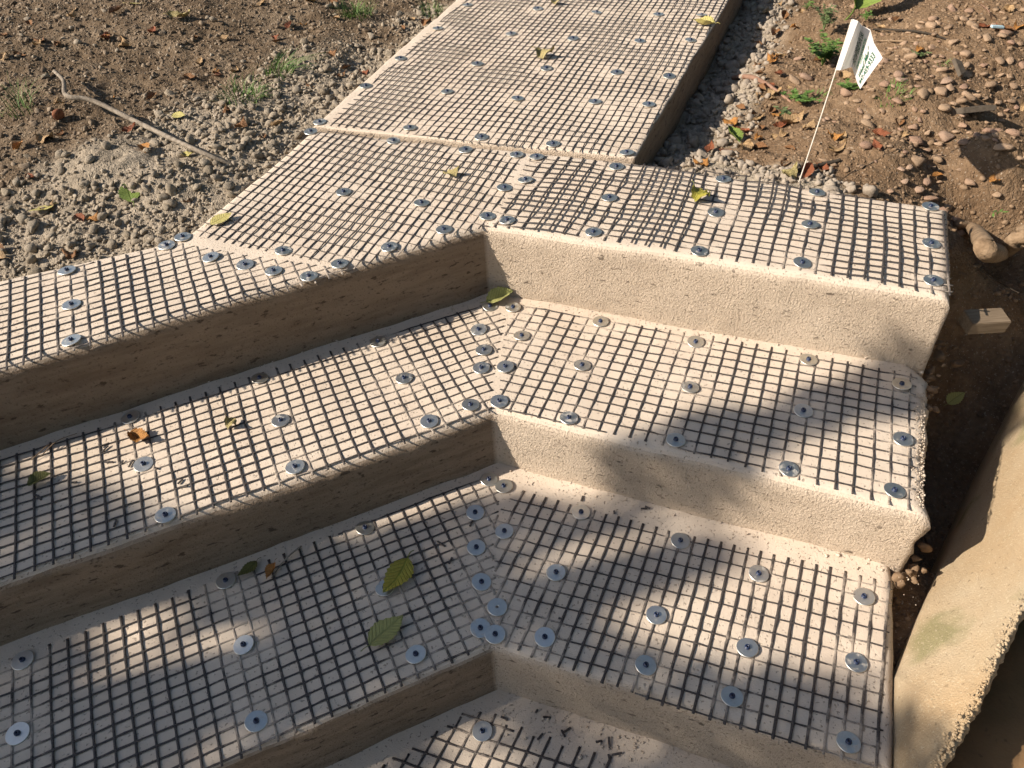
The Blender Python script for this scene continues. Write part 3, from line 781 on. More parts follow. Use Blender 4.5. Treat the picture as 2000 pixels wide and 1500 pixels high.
def scatter_mesh(name, xs, ys, zs, rad, mat, seed, sub=1, variants=10, flat=0.7, lump=0.5, embed=0.35, cuts=2, smooth=True):
    r_ = np.random.RandomState(seed)
    VV = [stone_verts(seed + k, sub, 1.0, r_.uniform(.65, 1.0), r_.uniform(flat - .15, flat + .15), lump, cuts) for k in range(variants)]
    n = len(xs); nv = len(VV[0][0]); F0 = VV[0][1]
    V = np.zeros((n, nv, 3)); T = np.zeros((n, nv))
    A = r_.uniform(0, 6.28, n); B = r_.normal(0, 0.45, n); C_ = r_.normal(0, 0.45, n)
    for i in range(n):
        v = VV[i % variants][0] * rad[i]
        cb, sb, cc, sc_ = math.cos(B[i]), math.sin(B[i]), math.cos(C_[i]), math.sin(C_[i])
        ca, sa = math.cos(A[i]), math.sin(A[i])
        M = np.array([[ca, -sa, 0], [sa, ca, 0], [0, 0, 1]]) @ np.array([[1, 0, 0], [0, cb, -sb], [0, sb, cb]]) @ np.array([[cc, 0, sc_], [0, 1, 0], [-sc_, 0, cc]])
        V[i] = v @ M.T + (xs[i], ys[i], zs[i] + rad[i] * embed)
    T[:] = r_.uniform(0, 1, (n, 1))
    F = (F0[None] + (np.arange(n) * nv)[:, None, None]).reshape(-1, 3)
    me = mesh_from(name, V.reshape(-1, 3), F, smooth)
    vcol(me, 'tint', T.ravel())
    return obj(name, me, mat)
# left bank: 300 single pebbles, the rest as gravel
x, y, z, r_ = scatter(150000, 1, lambda x, y: np.clip(np.hypot(x - DUST_C[0], (y - DUST_C[1]) * 1.6) / .26 - .1, .10, 1) * np.clip(zones(x, y)[0] * 0.9 + (zones(x, y)[1] < .5) * 0.03, 0, 1))
rad = np.clip(np.exp(r_.normal(math.log(0.0043), 0.58, len(x))), 0.0018, 0.018)
keep = np.arange(len(x))[:15000]; x, y, z, rad = x[keep], y[keep], z[keep], rad[keep]
px_, py_, dz_ = proj(np.stack([x, y, z], 1))
size = rad / dz_ * ((px_ > 0) & (px_ < 2000) & (py_ > 0))
big = np.argsort(-size)[:300]; small = np.setdiff1d(np.arange(len(x)), big)
rad[big] = np.clip(rad[big], 0.0070, 0.017)
tag(scatter_mesh('gravel', x[small], y[small], z[small], rad[small], PEBBLE, 11, 2, 18, .72, .75, .25, 4), 'fine grey gravel covering the bank left of the mesh path', 'gravel', kind='stuff')
PEB = []
for k in range(9):
    v, f = stone_verts(300 + k, 2, 1.0, 0.72 + 0.03 * k, 0.58 + 0.04 * (k % 4), 0.75, 1 + (k * 2) % 5)
    me = mesh_from('pebble', v, f); vcol(me, 'tint', np.full(len(v), k / 9.0)); me.materials.append(PEBBLE); PEB.append(me)
LMK = [(40, 480, 'near the left picture edge by the landing'), (85, 412, 'around the yellow leaf on the gravel'), (253, 385, 'around the fresh green leaf on the gravel'), (300, 460, 'against the left landing arm'), (420, 390, 'in the bend between landing and centre mesh'), (330, 270, 'under the middle of the grey branch'), (470, 320, 'at the buried end of the grey branch'), (480, 190, 'around the drooping grass tuft'), (620, 200, 'beside the path joint'), (720, 110, 'along the left path edge'), (820, 40, 'at the far left path edge'), (150, 200, 'near the bend of the grey branch'), (300, 60, 'on the brown soil at the top left'), (100, 320, 'on the dusty mound left of the branch')]
for j, i in enumerate(big):
    o = obj('pebble', PEB[j % 9]); o.location = (x[i], y[i], z[i] + rad[i] * 0.35); o.scale = (rad[i],) * 3
    o.rotation_euler = (rng.gauss(0, .35), rng.gauss(0, .35), rng.random() * 6.28)
    u_, v_ = px_[i], py_[i]
    lm_ = min(LMK, key=lambda q: math.hypot(q[0] - u_, q[1] - v_))[2]
    sz_ = 'large' if rad[i] > .0165 else 'medium' if rad[i] > .0125 else 'small'
    tag(o, '%s rounded grey pebble %s' % (sz_, lm_), 'pebble', 'pebbles on the left bank ' + lm_)
# soil crumbs left and right
x, y, z, r_ = scatter(140000, 2, lambda x, y: 0.6 * (zones(x, y)[1] < .5) * (1 - zones(x, y)[0]))
rad = np.clip(np.exp(r_.normal(math.log(0.0038), 0.55, len(x))), 0.0016, 0.013)
n_ = min(len(x), 15000)
tag(scatter_mesh('soil_crumbs', x[:n_], y[:n_], z[:n_], rad[:n_], SOILCLOD, 21, 2, 12, 0.7, 0.9, -0.02, 4), 'brown crumbs of earth on the left bank', 'soil', kind='stuff')
x, y, z, r_ = scatter(140000, 3, lambda x, y: 0.50 * zones(x, y)[1] * (1 - zones(x, y)[2]), ylim=1320)
rad = np.clip(np.exp(r_.normal(math.log(0.0038), 0.55, len(x))), 0.0016, 0.013)
n_ = min(len(x), 15000)
tag(scatter_mesh('earth_clods', x[:n_], y[:n_], z[:n_], rad[:n_], TANCLOD, 31, 1, 12, 0.7, 0.9, -0.02, 3), 'crumbly tan earth clods right of the path and steps', 'soil', kind='stuff')
# mortar rubble in the trench beside the path
x, y, z, r_ = scatter(60000, 4, lambda x, y: zones(x, y)[2])
rad = np.clip(np.exp(r_.normal(math.log(0.0070), 0.5, len(x))), 0.003, 0.022)
n_ = min(len(x), 2600)
tag(scatter_mesh('mortar_rubble', x[:n_], y[:n_], z[:n_], rad[:n_], RUBBLE, 41, 2, 12, 0.8, 0.9, 0.3, 1), 'pale crumbled mortar rubble in the trench right of the path', 'rubble', kind='stuff')
# tan flat stones on the right
HEAP = on2(1850, 200, .03); HEAP2 = on2(1960, 130, .05)
def heap_w(x, y):
    d = np.minimum(np.hypot((x - HEAP[0]) * 0.8, (y - HEAP[1]) * 0.8), np.hypot((x - HEAP2[0]) * .7, (y - HEAP2[1]) * .7))
    return np.clip(1.25 - d / 0.27 + 0.3 * fbm2(x * 5, y * 5, 8, 2), 0, 1)
def pr(x, y):
    g, t, rb = zones(x, y)
    px, py, _ = proj(np.stack([x, y, gz(x, y)], 1))
    return (t > .5) * (1 - rb) * (py < 470) * (0.03 + 0.97 * heap_w(x, y))
x, y, z, r_ = scatter(16000, 5, pr)
rad = np.clip(np.exp(r_.normal(math.log(0.0165), 0.36, len(x))), 0.006, 0.034)
o_ = np.argsort(-rad); x, y, z, rad = x[o_], y[o_], z[o_], rad[o_]
acc = []
for i in range(len(x)):                   # drop stones that would sit inside another one
    if all((x[i] - x[j]) ** 2 + (y[i] - y[j]) ** 2 > (0.60 * (rad[i] + rad[j])) ** 2 for j in acc): acc.append(i)
    if len(acc) >= 760: break
acc = np.array(acc); x, y, z, rad = x[acc], y[acc], z[acc], rad[acc]
FLATS = []
for k in range(10):
    v, f = stone_verts(500 + k, 2, 1.0, 0.70 + 0.03 * (k % 6), 0.34 + 0.05 * (k % 3), 0.5, 16)
    me = mesh_from('stone', v, f, smooth=False); vcol(me, 'tint', np.full(len(v), k / 10.0)); me.materials.append(TANSTONE); FLATS.append(me)
RMK = [(1945, 60, 'around the pale blue fragment'), (1895, 226, 'around the dark wedge-shaped shard'), (1868, 148, 'around the dark bark piece'), (1750, 130, 'between flag and stone heap'), (1735, 215, 'around the low grass tuft'), (1690, 288, 'on the soil below the flag'), (1620, 330, 'near the black twig'), (1850, 300, 'in front of the flag shadow'), (1800, 370, 'behind the right landing arm'), (1950, 410, 'near the bent root'), (1980, 180, 'at the right edge of the stone heap'), (1780, 60, 'along the long thin twig'), (1550, 120, 'among the weeds left of the flag'), (1520, 240, 'by the mortar rubble'), (1960, 330, 'by the brown oval leaf')]
for i in range(min(300, len(x))):
    o = obj('stone', FLATS[i % 10]); o.location = (x[i], y[i], z[i] + rad[i] * 0.22); o.scale = (rad[i],) * 3
    o.rotation_euler = (rng.gauss(0, .22), rng.gauss(0, .22), rng.random() * 6.28)
    u_, v_, _ = proj((x[i], y[i], z[i]))
    lm_ = min(RMK, key=lambda q: math.hypot(q[0] - u_, q[1] - v_))[2]
    sz_ = 'large' if rad[i] > .027 else 'medium' if rad[i] > .019 else 'small'
    tag(o, '%s flat tan stone %s' % (sz_, lm_), 'stone', 'tan stones ' + lm_)
if len(x) > 300:
    tag(scatter_mesh('stone_chips', x[300:], y[300:], z[300:], rad[300:], TANSTONE, 51, 1, 12, 0.5, 0.7, 0.25, 3), 'small tan stone chips between the larger stones on the right', 'stone chips', kind='stuff')

# ------------------------------------------------------------------ fallen leaves
def leaf_mesh(seed, fold, curl, ripple, aspect=0.32, n=16):
    r_ = random.Random(seed); V = []; U = []; F = []
    W = [-1, -0.66, -0.33, 0, 0.33, 0.66, 1]
    for i in range(n + 1):
        t = i / n
        w = aspect * (math.sin(math.pi * min(1, t ** 0.85)) ** 0.85) * (1.0 - 0.25 * t)
        for j in W:
            ser = 1 + (0.10 * (1 if i % 2 else -0.6) if abs(j) == 1 else 0)
            yy = w * j * ser
            bend = 0.08 * math.sin(t * 3.0 + seed)
            zz = fold * abs(yy) + curl * (t - 0.45) ** 2 + ripple * math.sin(t * 21 + 2 * abs(j) + seed) * abs(j) * 0.5 + ripple * math.sin(t * 7 + j * 2 + seed)
            V.append((t, yy + bend * t, zz)); U.append((t, j * 0.5 * w / aspect))
    k = len(W)
    for i in range(n):
        for j in range(k - 1): F.append((i * k + j, (i + 1) * k + j, (i + 1) * k + j + 1, i * k + j + 1))
    zmin = min(v[2] for v in V); V = [(a, b, c - zmin) for a, b, c in V]
    me = mesh_from('blade', V, F)
    uv = me.uv_layers.new(name='UVMap')
    for lp in me.loops: uv.data[lp.index].uv = U[lp.vertex_index]
    z0 = V[k // 2][2]
    S = []; SF = []
    for i in range(6):
        t = -0.22 * i / 5; rr = 0.012
        for q in range(5):
            a = 6.283 * q / 5; S.append((t, rr * math.cos(a) + 0.04 * (i / 5) ** 2, z0 + rr * math.sin(a) + 0.05 * math.sin(i / 5 * 3)))
    for i in range(5):
        for q in range(5): SF.append((i * 5 + q, i * 5 + (q + 1) % 5, (i + 1) * 5 + (q + 1) % 5, (i + 1) * 5 + q))
    SF.append((25, 26, 27, 28, 29))
    st = mesh_from('stem', S, SF)
    return me, st
LV = {'flat': [leaf_mesh(k, 0.10, 0.10, 0.012) for k in (1, 2)], 'curl': [leaf_mesh(k, 0.55, 0.9, 0.05) for k in (3, 4, 5)],
      'fold': [leaf_mesh(k, 0.9, 0.35, 0.03) for k in (6, 7)], 'crumple': [leaf_mesh(k, -0.35, 0.8, 0.10, 0.40) for k in (8, 9, 10)]}
for L_ in LV.values():
    for a, b in L_: a.materials.append(None); b.materials.append(None)
def leaf(label, kind, mat, loc, length, heading, tilt=(0, 0), group=None, which=None, stem=True):
    o = empty('fallen_leaf', loc); o.rotation_euler = (tilt[0], tilt[1], heading); o.scale = (length,) * 3
    tag(o, label, 'leaf', group)
    a, b = LV[kind][which if which is not None else rng.randrange(len(LV[kind]))]
    for nm, me in (('blade', a), ('stem', b)):
        if nm == 'stem' and not stem: continue
        c = obj(nm, me, None, o); c.material_slots[0].link = 'OBJECT'; c.material_slots[0].material = LEAF[mat]
    return o
def leaf_px(label, kind, mat, lvl, stem_px, tip_px, tilt=(0, 0), which=None, lift_=0.006):
    """a leaf on a tread (lvl) or on the soil (lvl None), from stem end to tip in the photo"""
    if lvl is None: a = on_ground(*stem_px); b = on(*tip_px, a[2])
    else:
        a = on(*stem_px, ZTOP[lvl] + lift_); b = on(*tip_px, ZTOP[lvl] + lift_)
        a[2] = float(H(a[0], a[1], lvl)) + lift_
    d = b - a
    return leaf(label, kind, mat, tuple(a + (np.array([0, 0, 0.004]) if lvl is None else 0)), float(np.hypot(d[0], d[1])), math.atan2(d[1], d[0]), tilt, which=which)
leaf_px('large yellow-green leaf half covering a washer on the lower tread', 'flat', 'yellowgreen', 2, (797, 1091), (754, 1164), (0.05, -0.06), 0, 0.010)
leaf_px('large pale olive leaf below the yellow-green one on the lower tread', 'flat', 'olive', 2, (722, 1262), (784, 1201), (0.04, -0.05), 1, 0.010)
leaf_px('bright green-yellow leaf tucked into the corner of the middle tread', 'fold', 'olive', 1, (950, 592), (1003, 578), (0.3, -0.1), 0, 0.006)
leaf_px('pale yellow leaf at the left end of the centre landing mesh', 'flat', 'paleyellow', 0, (412, 441), (453, 420), (0.1, -0.1), 1)
leaf_px('crumpled pale seed-like leaf on the centre landing mesh', 'crumple', 'dryolive', 0, (866, 346), (897, 338), (0, 0), 0)
leaf_px('curled green and brown leaf on the right landing mesh', 'crumple', 'yellowgreen', 0, (1353, 378), (1385, 398), (0, 0), 1)
leaf_px('dry olive leaf in the middle of the path mesh', 'crumple', 'dryolive', 4, (1045, 108), (1082, 112), (0, 0), 2)
leaf_px('small dry leaf at the far end of the path mesh', 'crumple', 'dryolive', 4, (1075, 4), (1095, 8), (0, 0), 0)
leaf_px('pale yellow leaf overhanging the right edge of the path', 'fold', 'paleyellow', 4, (1396, 53), (1352, 47), (0.1, 0), 1)
leaf_px('curled orange-brown leaf on the left middle tread', 'curl', 'orange', 1, (254, 849), (297, 860), (0, 0), 0)
leaf_px('green leaf with brown edge at the left end of the middle tread', 'fold', 'darkgreen', 1, (56, 950), (104, 928), (0.2, -0.1), 1)
leaf_px('tiny brown bud-like leaf on the left middle tread', 'crumple', 'dryolive', 1, (446, 822), (463, 838), (0, 0), 1)
leaf_px('dark green leaf beside a back-row washer on the lower tread', 'flat', 'darkgreen', 2, (502, 1096), (466, 1128), (0.1, -0.05), 0, 0.008)
leaf_px('narrow orange leaf next to a twig on the lower tread', 'fold', 'orange', 2, (539, 1100), (524, 1133), (0.4, 0), 1, 0.008)
leaf_px('fresh green-yellow leaf lying alone on the gravel bank', 'flat', 'green', None, (262, 398), (248, 370), (0.1, -0.25), 1)
leaf_px('yellow leaf on brown ones near the left picture edge', 'flat', 'paleyellow', None, (106, 405), (60, 421), (0.15, -0.1), 0)
leaf_px('glossy green leaf in the rubble between path and right landing arm', 'fold', 'green', None, (1441, 283), (1416, 263), (0.3, -0.3), 0)
leaf_px('pale green leaf in the dark gap right of the broken step end', 'flat', 'olive', None, (1850, 792), (1878, 774), (0.1, -0.2), 0)
leaf_px('large tan dry leaf under the marker flag', 'curl', 'tanleaf', None, (1640, 150), (1668, 166), (0, 0), 1)
leaf_px('orange-tan leaf on the soil halfway up the flag wire', 'curl', 'tanleaf', None, (1616, 300), (1652, 288), (0, 0), 2)
leaf_px('long tan leaf left of the flag wire on the soil', 'curl', 'tanleaf', None, (1524, 250), (1564, 234), (0, 0), 0)
leaf_px('brown oval leaf at the right, below the dark flag shadow', 'flat', 'brown', None, (1918, 306), (1922, 332), (0.1, -0.2), 1)
leaf_px('brown-green leaf against the back edge of the right landing arm, by the flag wire', 'crumple', 'dryolive', None, (1528, 352), (1552, 338), (0, 0), 2)
leaf_px('dark red leaf right of the foot of the flag wire', 'fold', 'red', None, (1567, 352), (1580, 334), (0.3, -0.3), 1)
leaf_px('small orange leaf near the right end of the landing', 'fold', 'orange', None, (1818, 348), (1840, 346), (0.1, 0), 0)
leaf_px('rust-coloured leaf among the stones right of the flag', 'curl', 'orange', None, (1820, 228), (1842, 240), (0, 0), 1)
leaf_px('yellow leaf at the top of the left bank, left of the path', 'flat', 'paleyellow', None, (276, 10), (243, 16), (0.2, -0.2), 0)
leaf_px('olive leaf on the left bank near the top picture edge', 'curl', 'dryolive', None, (330, 36), (374, 36), (0, 0), 2)
leaf_px('yellow leaf below the grey branch on the left bank', 'curl', 'paleyellow', None, (355, 308), (382, 306), (0, 0), 0)
leaf_px('yellow leaf on the left bank above the middle of the branch', 'flat', 'paleyellow', None, (335, 228), (366, 230), (0.2, -0.1), 1)
# brown leaf litter, one object each
LIT_L = [(20, 70), (95, 85), (150, 20), (200, 75), (210, 70), (60, 55), (75, 85), (110, 85), (220, 30), (395, 118), (425, 140), (440, 150), (360, 150), (250, 100), (300, 185),
         (115, 272), (75, 275), (40, 280), (235, 258), (440, 225), (530, 255), (515, 270), (460, 258), (580, 45), (590, 48), (530, 75), (550, 85), (430, 80), (640, 110), (700, 150),
         (455, 145), (180, 435), (150, 424), (372, 395), (90, 418), (10, 490), (30, 105), (5, 110), (140, 60), (300, 62), (640, 10), (655, 35), (665, 155), (620, 175), (330, 70), (230, 190),
         (700, 145), (690, 130), (810, 40), (830, 45), (790, 55), (520, 5), (610, 5), (560, 60), (380, 75), (130, 38), (10, 30), (180, 150), (120, 200), (275, 290), (60, 345), (155, 505), (20, 510)]
KM = ['brown', 'brown', 'tanleaf', 'orange', 'red', 'brown', 'tanleaf']
for k, (a, b) in enumerate(LIT_L):
    p = on_ground(a + rng.uniform(-6, 6), b + rng.uniform(-4, 4))
    mt = KM[k % 7]
    lm_ = min(LMK, key=lambda q: math.hypot(q[0] - a, q[1] - b))[2]
    leaf('dry %s %s leaf %s' % (['curled', 'crumpled', 'folded'][k % 3], {'brown': 'brown', 'tanleaf': 'tan', 'orange': 'orange', 'red': 'red-brown'}[mt], lm_), ['curl', 'crumple', 'fold'][k % 3], mt,
         (p[0], p[1], p[2] + 0.002), rng.uniform(0.032, 0.058), rng.random() * 6.28, (rng.gauss(0, .15), rng.gauss(0, .12)), 'dry leaves on the left bank')
LIT_R = [(1500, 30), (1515, 60), (1540, 90), (1505, 110), (1480, 130), (1530, 150), (1500, 200), (1515, 215), (1470, 240), (1440, 245), (1490, 245), (1535, 245), (1460, 285), (1500, 290), (1555, 205),
         (1380, 325), (1355, 320), (1385, 300), (1570, 260), (1740, 45), (1725, 55), (1790, 95), (1700, 75), (1920, 90), (1985, 80), (1960, 100), (1965, 20), (1985, 50), (1880, 95), (1700, 262), (1760, 262), (1750, 250),
         (1640, 275), (1610, 270), (1590, 125), (1720, 300), (1990, 215), (1950, 165), (1560, 25), (1545, 55), (1950, 60), (1910, 55), (1475, 190), (1450, 215), (1530, 110), (1945, 350), (1520, 330), (1590, 330), (1488, 60), (1478, 85), (1510, 88), (1522, 128), (1496, 150), (1512, 170), (1528, 185), (1490, 175), (1540, 172), (1508, 228), (1482, 222), (1462, 262), (1520, 262), (1545, 228), (1500, 270), (1478, 272), (1535, 290), (1425, 300), (1512, 12), (1530, 38), (1470, 205)]
for k, (a, b) in enumerate(LIT_R):
    p = on_ground(a + rng.uniform(-6, 6), b + rng.uniform(-4, 4))
    mt = ['tanleaf', 'brown', 'tanleaf', 'orange', 'brown', 'red'][k % 6]
    lm_ = min(RMK + [(1490, 100, 'in the trench litter right of the path'), (1480, 250, 'beside the glossy green leaf'), (1380, 320, 'in the rubble behind the landing')], key=lambda q: math.hypot(q[0] - a, q[1] - b))[2]
    leaf('dry %s %s leaf %s' % (['curled', 'crumpled', 'folded'][(k + 1) % 3], {'brown': 'brown', 'tanleaf': 'tan', 'orange': 'orange', 'red': 'red-brown'}[mt], lm_), ['curl', 'crumple', 'fold'][(k + 1) % 3], mt,
         (p[0], p[1], p[2] + 0.002), rng.uniform(0.030, 0.060), rng.random() * 6.28, (rng.gauss(0, .15), rng.gauss(0, .12)), 'dry leaves right of the path')

# ------------------------------------------------------------------ tubes: branches, roots, twigs, wires
def tube_mesh(name, pts, radii, n=8, sub=6, wob=0.0, seed=0, flat=1.0):
    pts = [Vector(map(float, p)) for p in pts]; P = []; Rr = []
    m_ = len(pts)
    for i in range(m_ - 1):
        p0 = pts[max(0, i - 1)]; p1 = pts[i]; p2 = pts[i + 1]; p3 = pts[min(m_ - 1, i + 2)]
        for k in range(sub):
            t = k / sub; t2 = t * t; t3 = t2 * t
            P.append(0.5 * ((2 * p1) + (p2 - p0) * t + (2 * p0 - 5 * p1 + 4 * p2 - p3) * t2 + (3 * p1 - p0 - 3 * p2 + p3) * t3))
            Rr.append(radii[i] * (1 - t) + radii[i + 1] * t)
    P.append(pts[-1]); Rr.append(radii[-1])
    V = []; F = []
    r_ = random.Random(seed)
    for i, p in enumerate(P):
        d = (P[min(i + 1, len(P) - 1)] - P[max(i - 1, 0)]).normalized()
        a = d.cross(Vector((0, 0, 1)));
        if a.length < 1e-4: a = Vector((1, 0, 0))
        a.normalize(); b = a.cross(d).normalized()
        for q in range(n):
            an = 2 * math.pi * q / n
            rr = Rr[i] * (1 + wob * (r_.random() - 0.5))
            V.append(p + a * math.cos(an) * rr + b * math.sin(an) * rr * flat)
    for i in range(len(P) - 1):
        for q in range(n): F.append((i * n + q, i * n + (q + 1) % n, (i + 1) * n + (q + 1) % n, (i + 1) * n + q))
    F.append(tuple(range(n))[::-1]); F.append(tuple((len(P) - 1) * n + q for q in range(n)))
    return mesh_from(name, V, F)
def tube_ground(name, pl, radii, mat, label, cat, group=None, n=8, wob=0.15, flat=1.0):
    pts = []
    for x, y, h in pl:
        g = on_ground(x, y); p = on(x, y, g[2] + h) if h else g; pts.append(p)
    o = obj(name, tube_mesh(name, pts, radii, n, 6, wob, len(label), flat), mat)
    return tag(o, label, cat, group)
tube_ground('branch', [(106, 139, .050), (124, 158, .050), (130, 187, .042), (180, 196, .040), (255, 232, .036), (330, 268, .030), (400, 300, .020), (470, 328, .004), (500, 340, -.010)],
            [.0055, .0060, .0072, .0072, .0075, .0070, .0062, .0050, .003], BARK_GREY, 'weathered grey bent branch lying on the left bank towards the landing', 'branch')
tube_ground('twig', [(1546, 336, .004), (1580, 328, .006), (1612, 320, .006), (1642, 312, .004)], [.006, .007, .0062, .004], BARK_DARK, 'short black twig crossing the foot of the flag wire', 'twig')
tube_ground('root', [(1868, 437, .010), (1900, 447, .014), (1918, 470, .016), (1930, 492, .018), (1958, 492, .020), (1988, 468, .026), (2040, 430, .03)],
            [.012, .016, .020, .024, .024, .023, .024], ROOT_TAN, 'thick bent tan root at the right picture edge beside the landing end', 'root', wob=0.08, n=12)
tube_ground('root', [(1432, 152, .006), (1462, 150, .008), (1490, 160, .006), (1520, 180, .004), (1545, 200, 0)], [.008, .009, .007, .006, .003], ROOT_RED, 'pinkish broken root in the trench right of the path', 'root')
tube_ground('twig', [(1705, 57, .004), (1780, 60, .006), (1830, 70, .004), (1880, 90, .002)], [.0028, .0032, .003, .0018], BARK_DARK, 'long thin dark twig right of the flag top', 'twig')
tube_ground('twig', [(1712, 80, .003), (1755, 80, .004), (1795, 82, .003)], [.0022, .0024, .0015], ROOT_TAN, 'short thin tan twig right of the flag', 'twig')
tube_ground('twig', [(1915, 8, .01), (1930, 20, .02), (1938, 40, .01), (1942, 52, 0)], [.0012, .0014, .0014, .001], ROOT_RED, 'thin curved reddish stalk at the upper right corner', 'twig')
tube_ground('log', [(1850, -40, .03), (1930, -28, .035), (2060, -45, .04)], [.05, .055, .055], ROOT_TAN, 'brown log cut off by the top right picture corner', 'log', n=14, wob=0.05)
tube_ground('grass_stalk', [(1905, 520, .004), (1945, 548, .008), (1990, 572, .004)], [.0011, .0011, .0008], BARK_DARK, 'thin dark stalk on the soil right of the landing end', 'stalk')
def on_tread(x, y, lvl, h):
    p = on(x, y, ZTOP[lvl] + h); p[2] = float(H(p[0], p[1], lvl)) + h; return p
o = obj('twig', tube_mesh('twig', [on_tread(x, y, 2, h) for x, y, h in ((530, 1128, .006), (550, 1100, .010), (568, 1082, .012), (588, 1066, .010))], [.0012, .0016, .0018, .0022], 6, 5, .2), BARK_GREY)
tag(o, 'thin grey twig standing against the lower tread mesh', 'twig')
for pl, lb in (([(78, 892), (110, 862), (150, 846)], 'straw stalk arching near the left end of the middle tread'), ([(60, 898), (88, 874), (100, 866)], 'short straw stalk at the left end of the middle tread')):
    o = obj('straw', tube_mesh('straw', [on_tread(x, y, 1, .006 + .006 * (k == 1)) for k, (x, y) in enumerate(pl)], [.0009, .0011, .0008], 5, 6), ROOT_TAN); tag(o, lb, 'straw')

# ------------------------------------------------------------------ odd bits on the soil
def box_piece(name, px, py, size, heading, mat, label, cat, tilt=(0, 0), h=0.0, taper=1.0, bev=0.08):
    bm = bmesh.new(); bmesh.ops.create_cube(bm, size=1.0)
    for v in bm.verts:
        v.co.x *= size[0]; v.co.y *= size[1]; v.co.z *= size[2]
        if v.co.x > 0: v.co.y *= taper
    bmesh.ops.bevel(bm, geom=list(bm.edges), offset=min(size) * bev, segments=2, affect='EDGES')
    me = bpy.data.meshes.new(name); bm.to_mesh(me); bm.free()
    p = on_ground(px, py)
    o = obj(name, me, mat); o.location = (p[0], p[1], p[2] + size[2] * 0.42 + h); o.rotation_euler = (tilt[0], tilt[1], heading)
    return tag(o, label, cat)
def make_grain(name, c0, c1):
    m = NT(name, 0.85, 0.2)
    g = m.noise(1.0, 4, 0.6, m.mapping((14, 180, 180)))
    m.color(m.ramp(g, [(0.35, c0), (0.65, c1)])); m.bump(g, 0.0015, 0.5); return m.m
SAWN = make_grain('sawn_softwood', (0.15, 0.11, 0.072), (0.23, 0.175, 0.118))  # wood tone darkened to stand in for the shade over the offcut
box_piece('wood_offcut', 1915, 641, (0.088, 0.046, 0.034), R(3), SAWN, 'small sawn wood offcut on the soil right of the landing end', 'wood block', (R(6), R(2)), 0.006, bev=0.05)
SLATE = simple('dark_grey_shard', [(0.075, 0.06, 0.045), (0.13, 0.105, 0.08)], 60, 0.9, 0.002)
box_piece('stone_shard', 1895, 226, (0.090, 0.040, 0.016), R(8), SLATE, 'dark grey wedge-shaped shard on the stones, pointing left', 'shard', (R(-25), 0), 0.012, 1.9)
box_piece('bark_piece', 1868, 148, (0.026, 0.060, 0.012), R(20), SLATE, 'dark upright piece of bark among the tan stones', 'bark', (R(35), R(10)), 0.02, 0.6)
BLUEPL = simple('pale_blue_plastic', [(0.38, 0.55, 0.62), (0.46, 0.62, 0.68)], 60, 0.5, 0.0005)
box_piece('plastic_fragment', 1945, 60, (0.040, 0.013, 0.006), R(2), BLUEPL, 'pale blue plastic fragment on the stones at the upper right', 'plastic', (0, R(6)), 0.010)
REDB = simple('red_brown_husk', [(0.16, 0.06, 0.03), (0.26, 0.11, 0.055)], 80, 0.9, 0.003)
v_, f_ = stone_verts(77, 2, 1.0, 0.8, 0.85, 0.5, 1)
o = obj('nut_husk', mesh_from('nut_husk', v_ * 0.019, f_), REDB); p = on_ground(117, 232); o.location = (p[0], p[1], p[2] + .013); o.rotation_euler = (.2, .3, 1)
tag(o, 'red-brown round nut husk left of the branch bend', 'husk')
for (a, b, s, lb) in ((1690, 288, .026, 'largest smooth tan stone on the soil below the flag'), (1625, 130, .014, 'rounded stone near the weeds left of the flag foot')):
    o = obj('stone', FLATS[3]); p = on_ground(a, b); o.location = (p[0], p[1], p[2] + s * .25); o.scale = (s * 1.2, s, s); o.rotation_euler = (.1, .1, .3); tag(o, lb, 'stone')

# mortar lumps squeezed out at the broken right ends of the steps
def lump(name, parts, mat, label, cat, seed):
    V = []; F = []; off = 0
    for (x, y, z, s) in parts:
        v, f = stone_verts(seed + off % 97, 2, s[0], s[1], s[2], 0.9, 5)
        p = on(x, y, z); V.append(v + p); F.append(f + off); off += len(v)
    o = obj(name, mesh_from(name, np.vstack(V), np.vstack(F)), mat)
    return place_child(o, stairs) if cat is None else tag(o, label, cat)
def heap(pts, n, seed):
    r_ = random.Random(seed); out = []
    for k in range(n):
        x, y, z, sp = pts[r_.randrange(len(pts))]
        q = 0.005 + 0.012 * r_.random() ** 2
        out.append((x + r_.gauss(0, sp), y + r_.gauss(0, sp), z + r_.uniform(-.012, .012), (q, q * r_.uniform(.7, 1), q * r_.uniform(.6, 1))))
    return out
l1 = lump('mortar_lump', heap([(1835, 680, -.20, 12), (1862, 688, -.22, 12), (1840, 705, -.23, 12), (1818, 735, -.21, 10), (1822, 765, -.215, 9), (1818, 790, -.22, 7)], 26, 5), TANCLOD, None, None, 800)
l1['label'] = 'crumbled mortar lump at the foot of the upper right riser'
l2 = lump('mortar_lump', heap([(1800, 1075, -.37, 8), (1790, 1105, -.365, 9), (1775, 1125, -.36, 9)], 12, 6), TANCLOD, None, None, 830)
l2['label'] = 'broken mortar lump under the middle step end'; l1['kind'] = l2['kind'] = 'stuff'

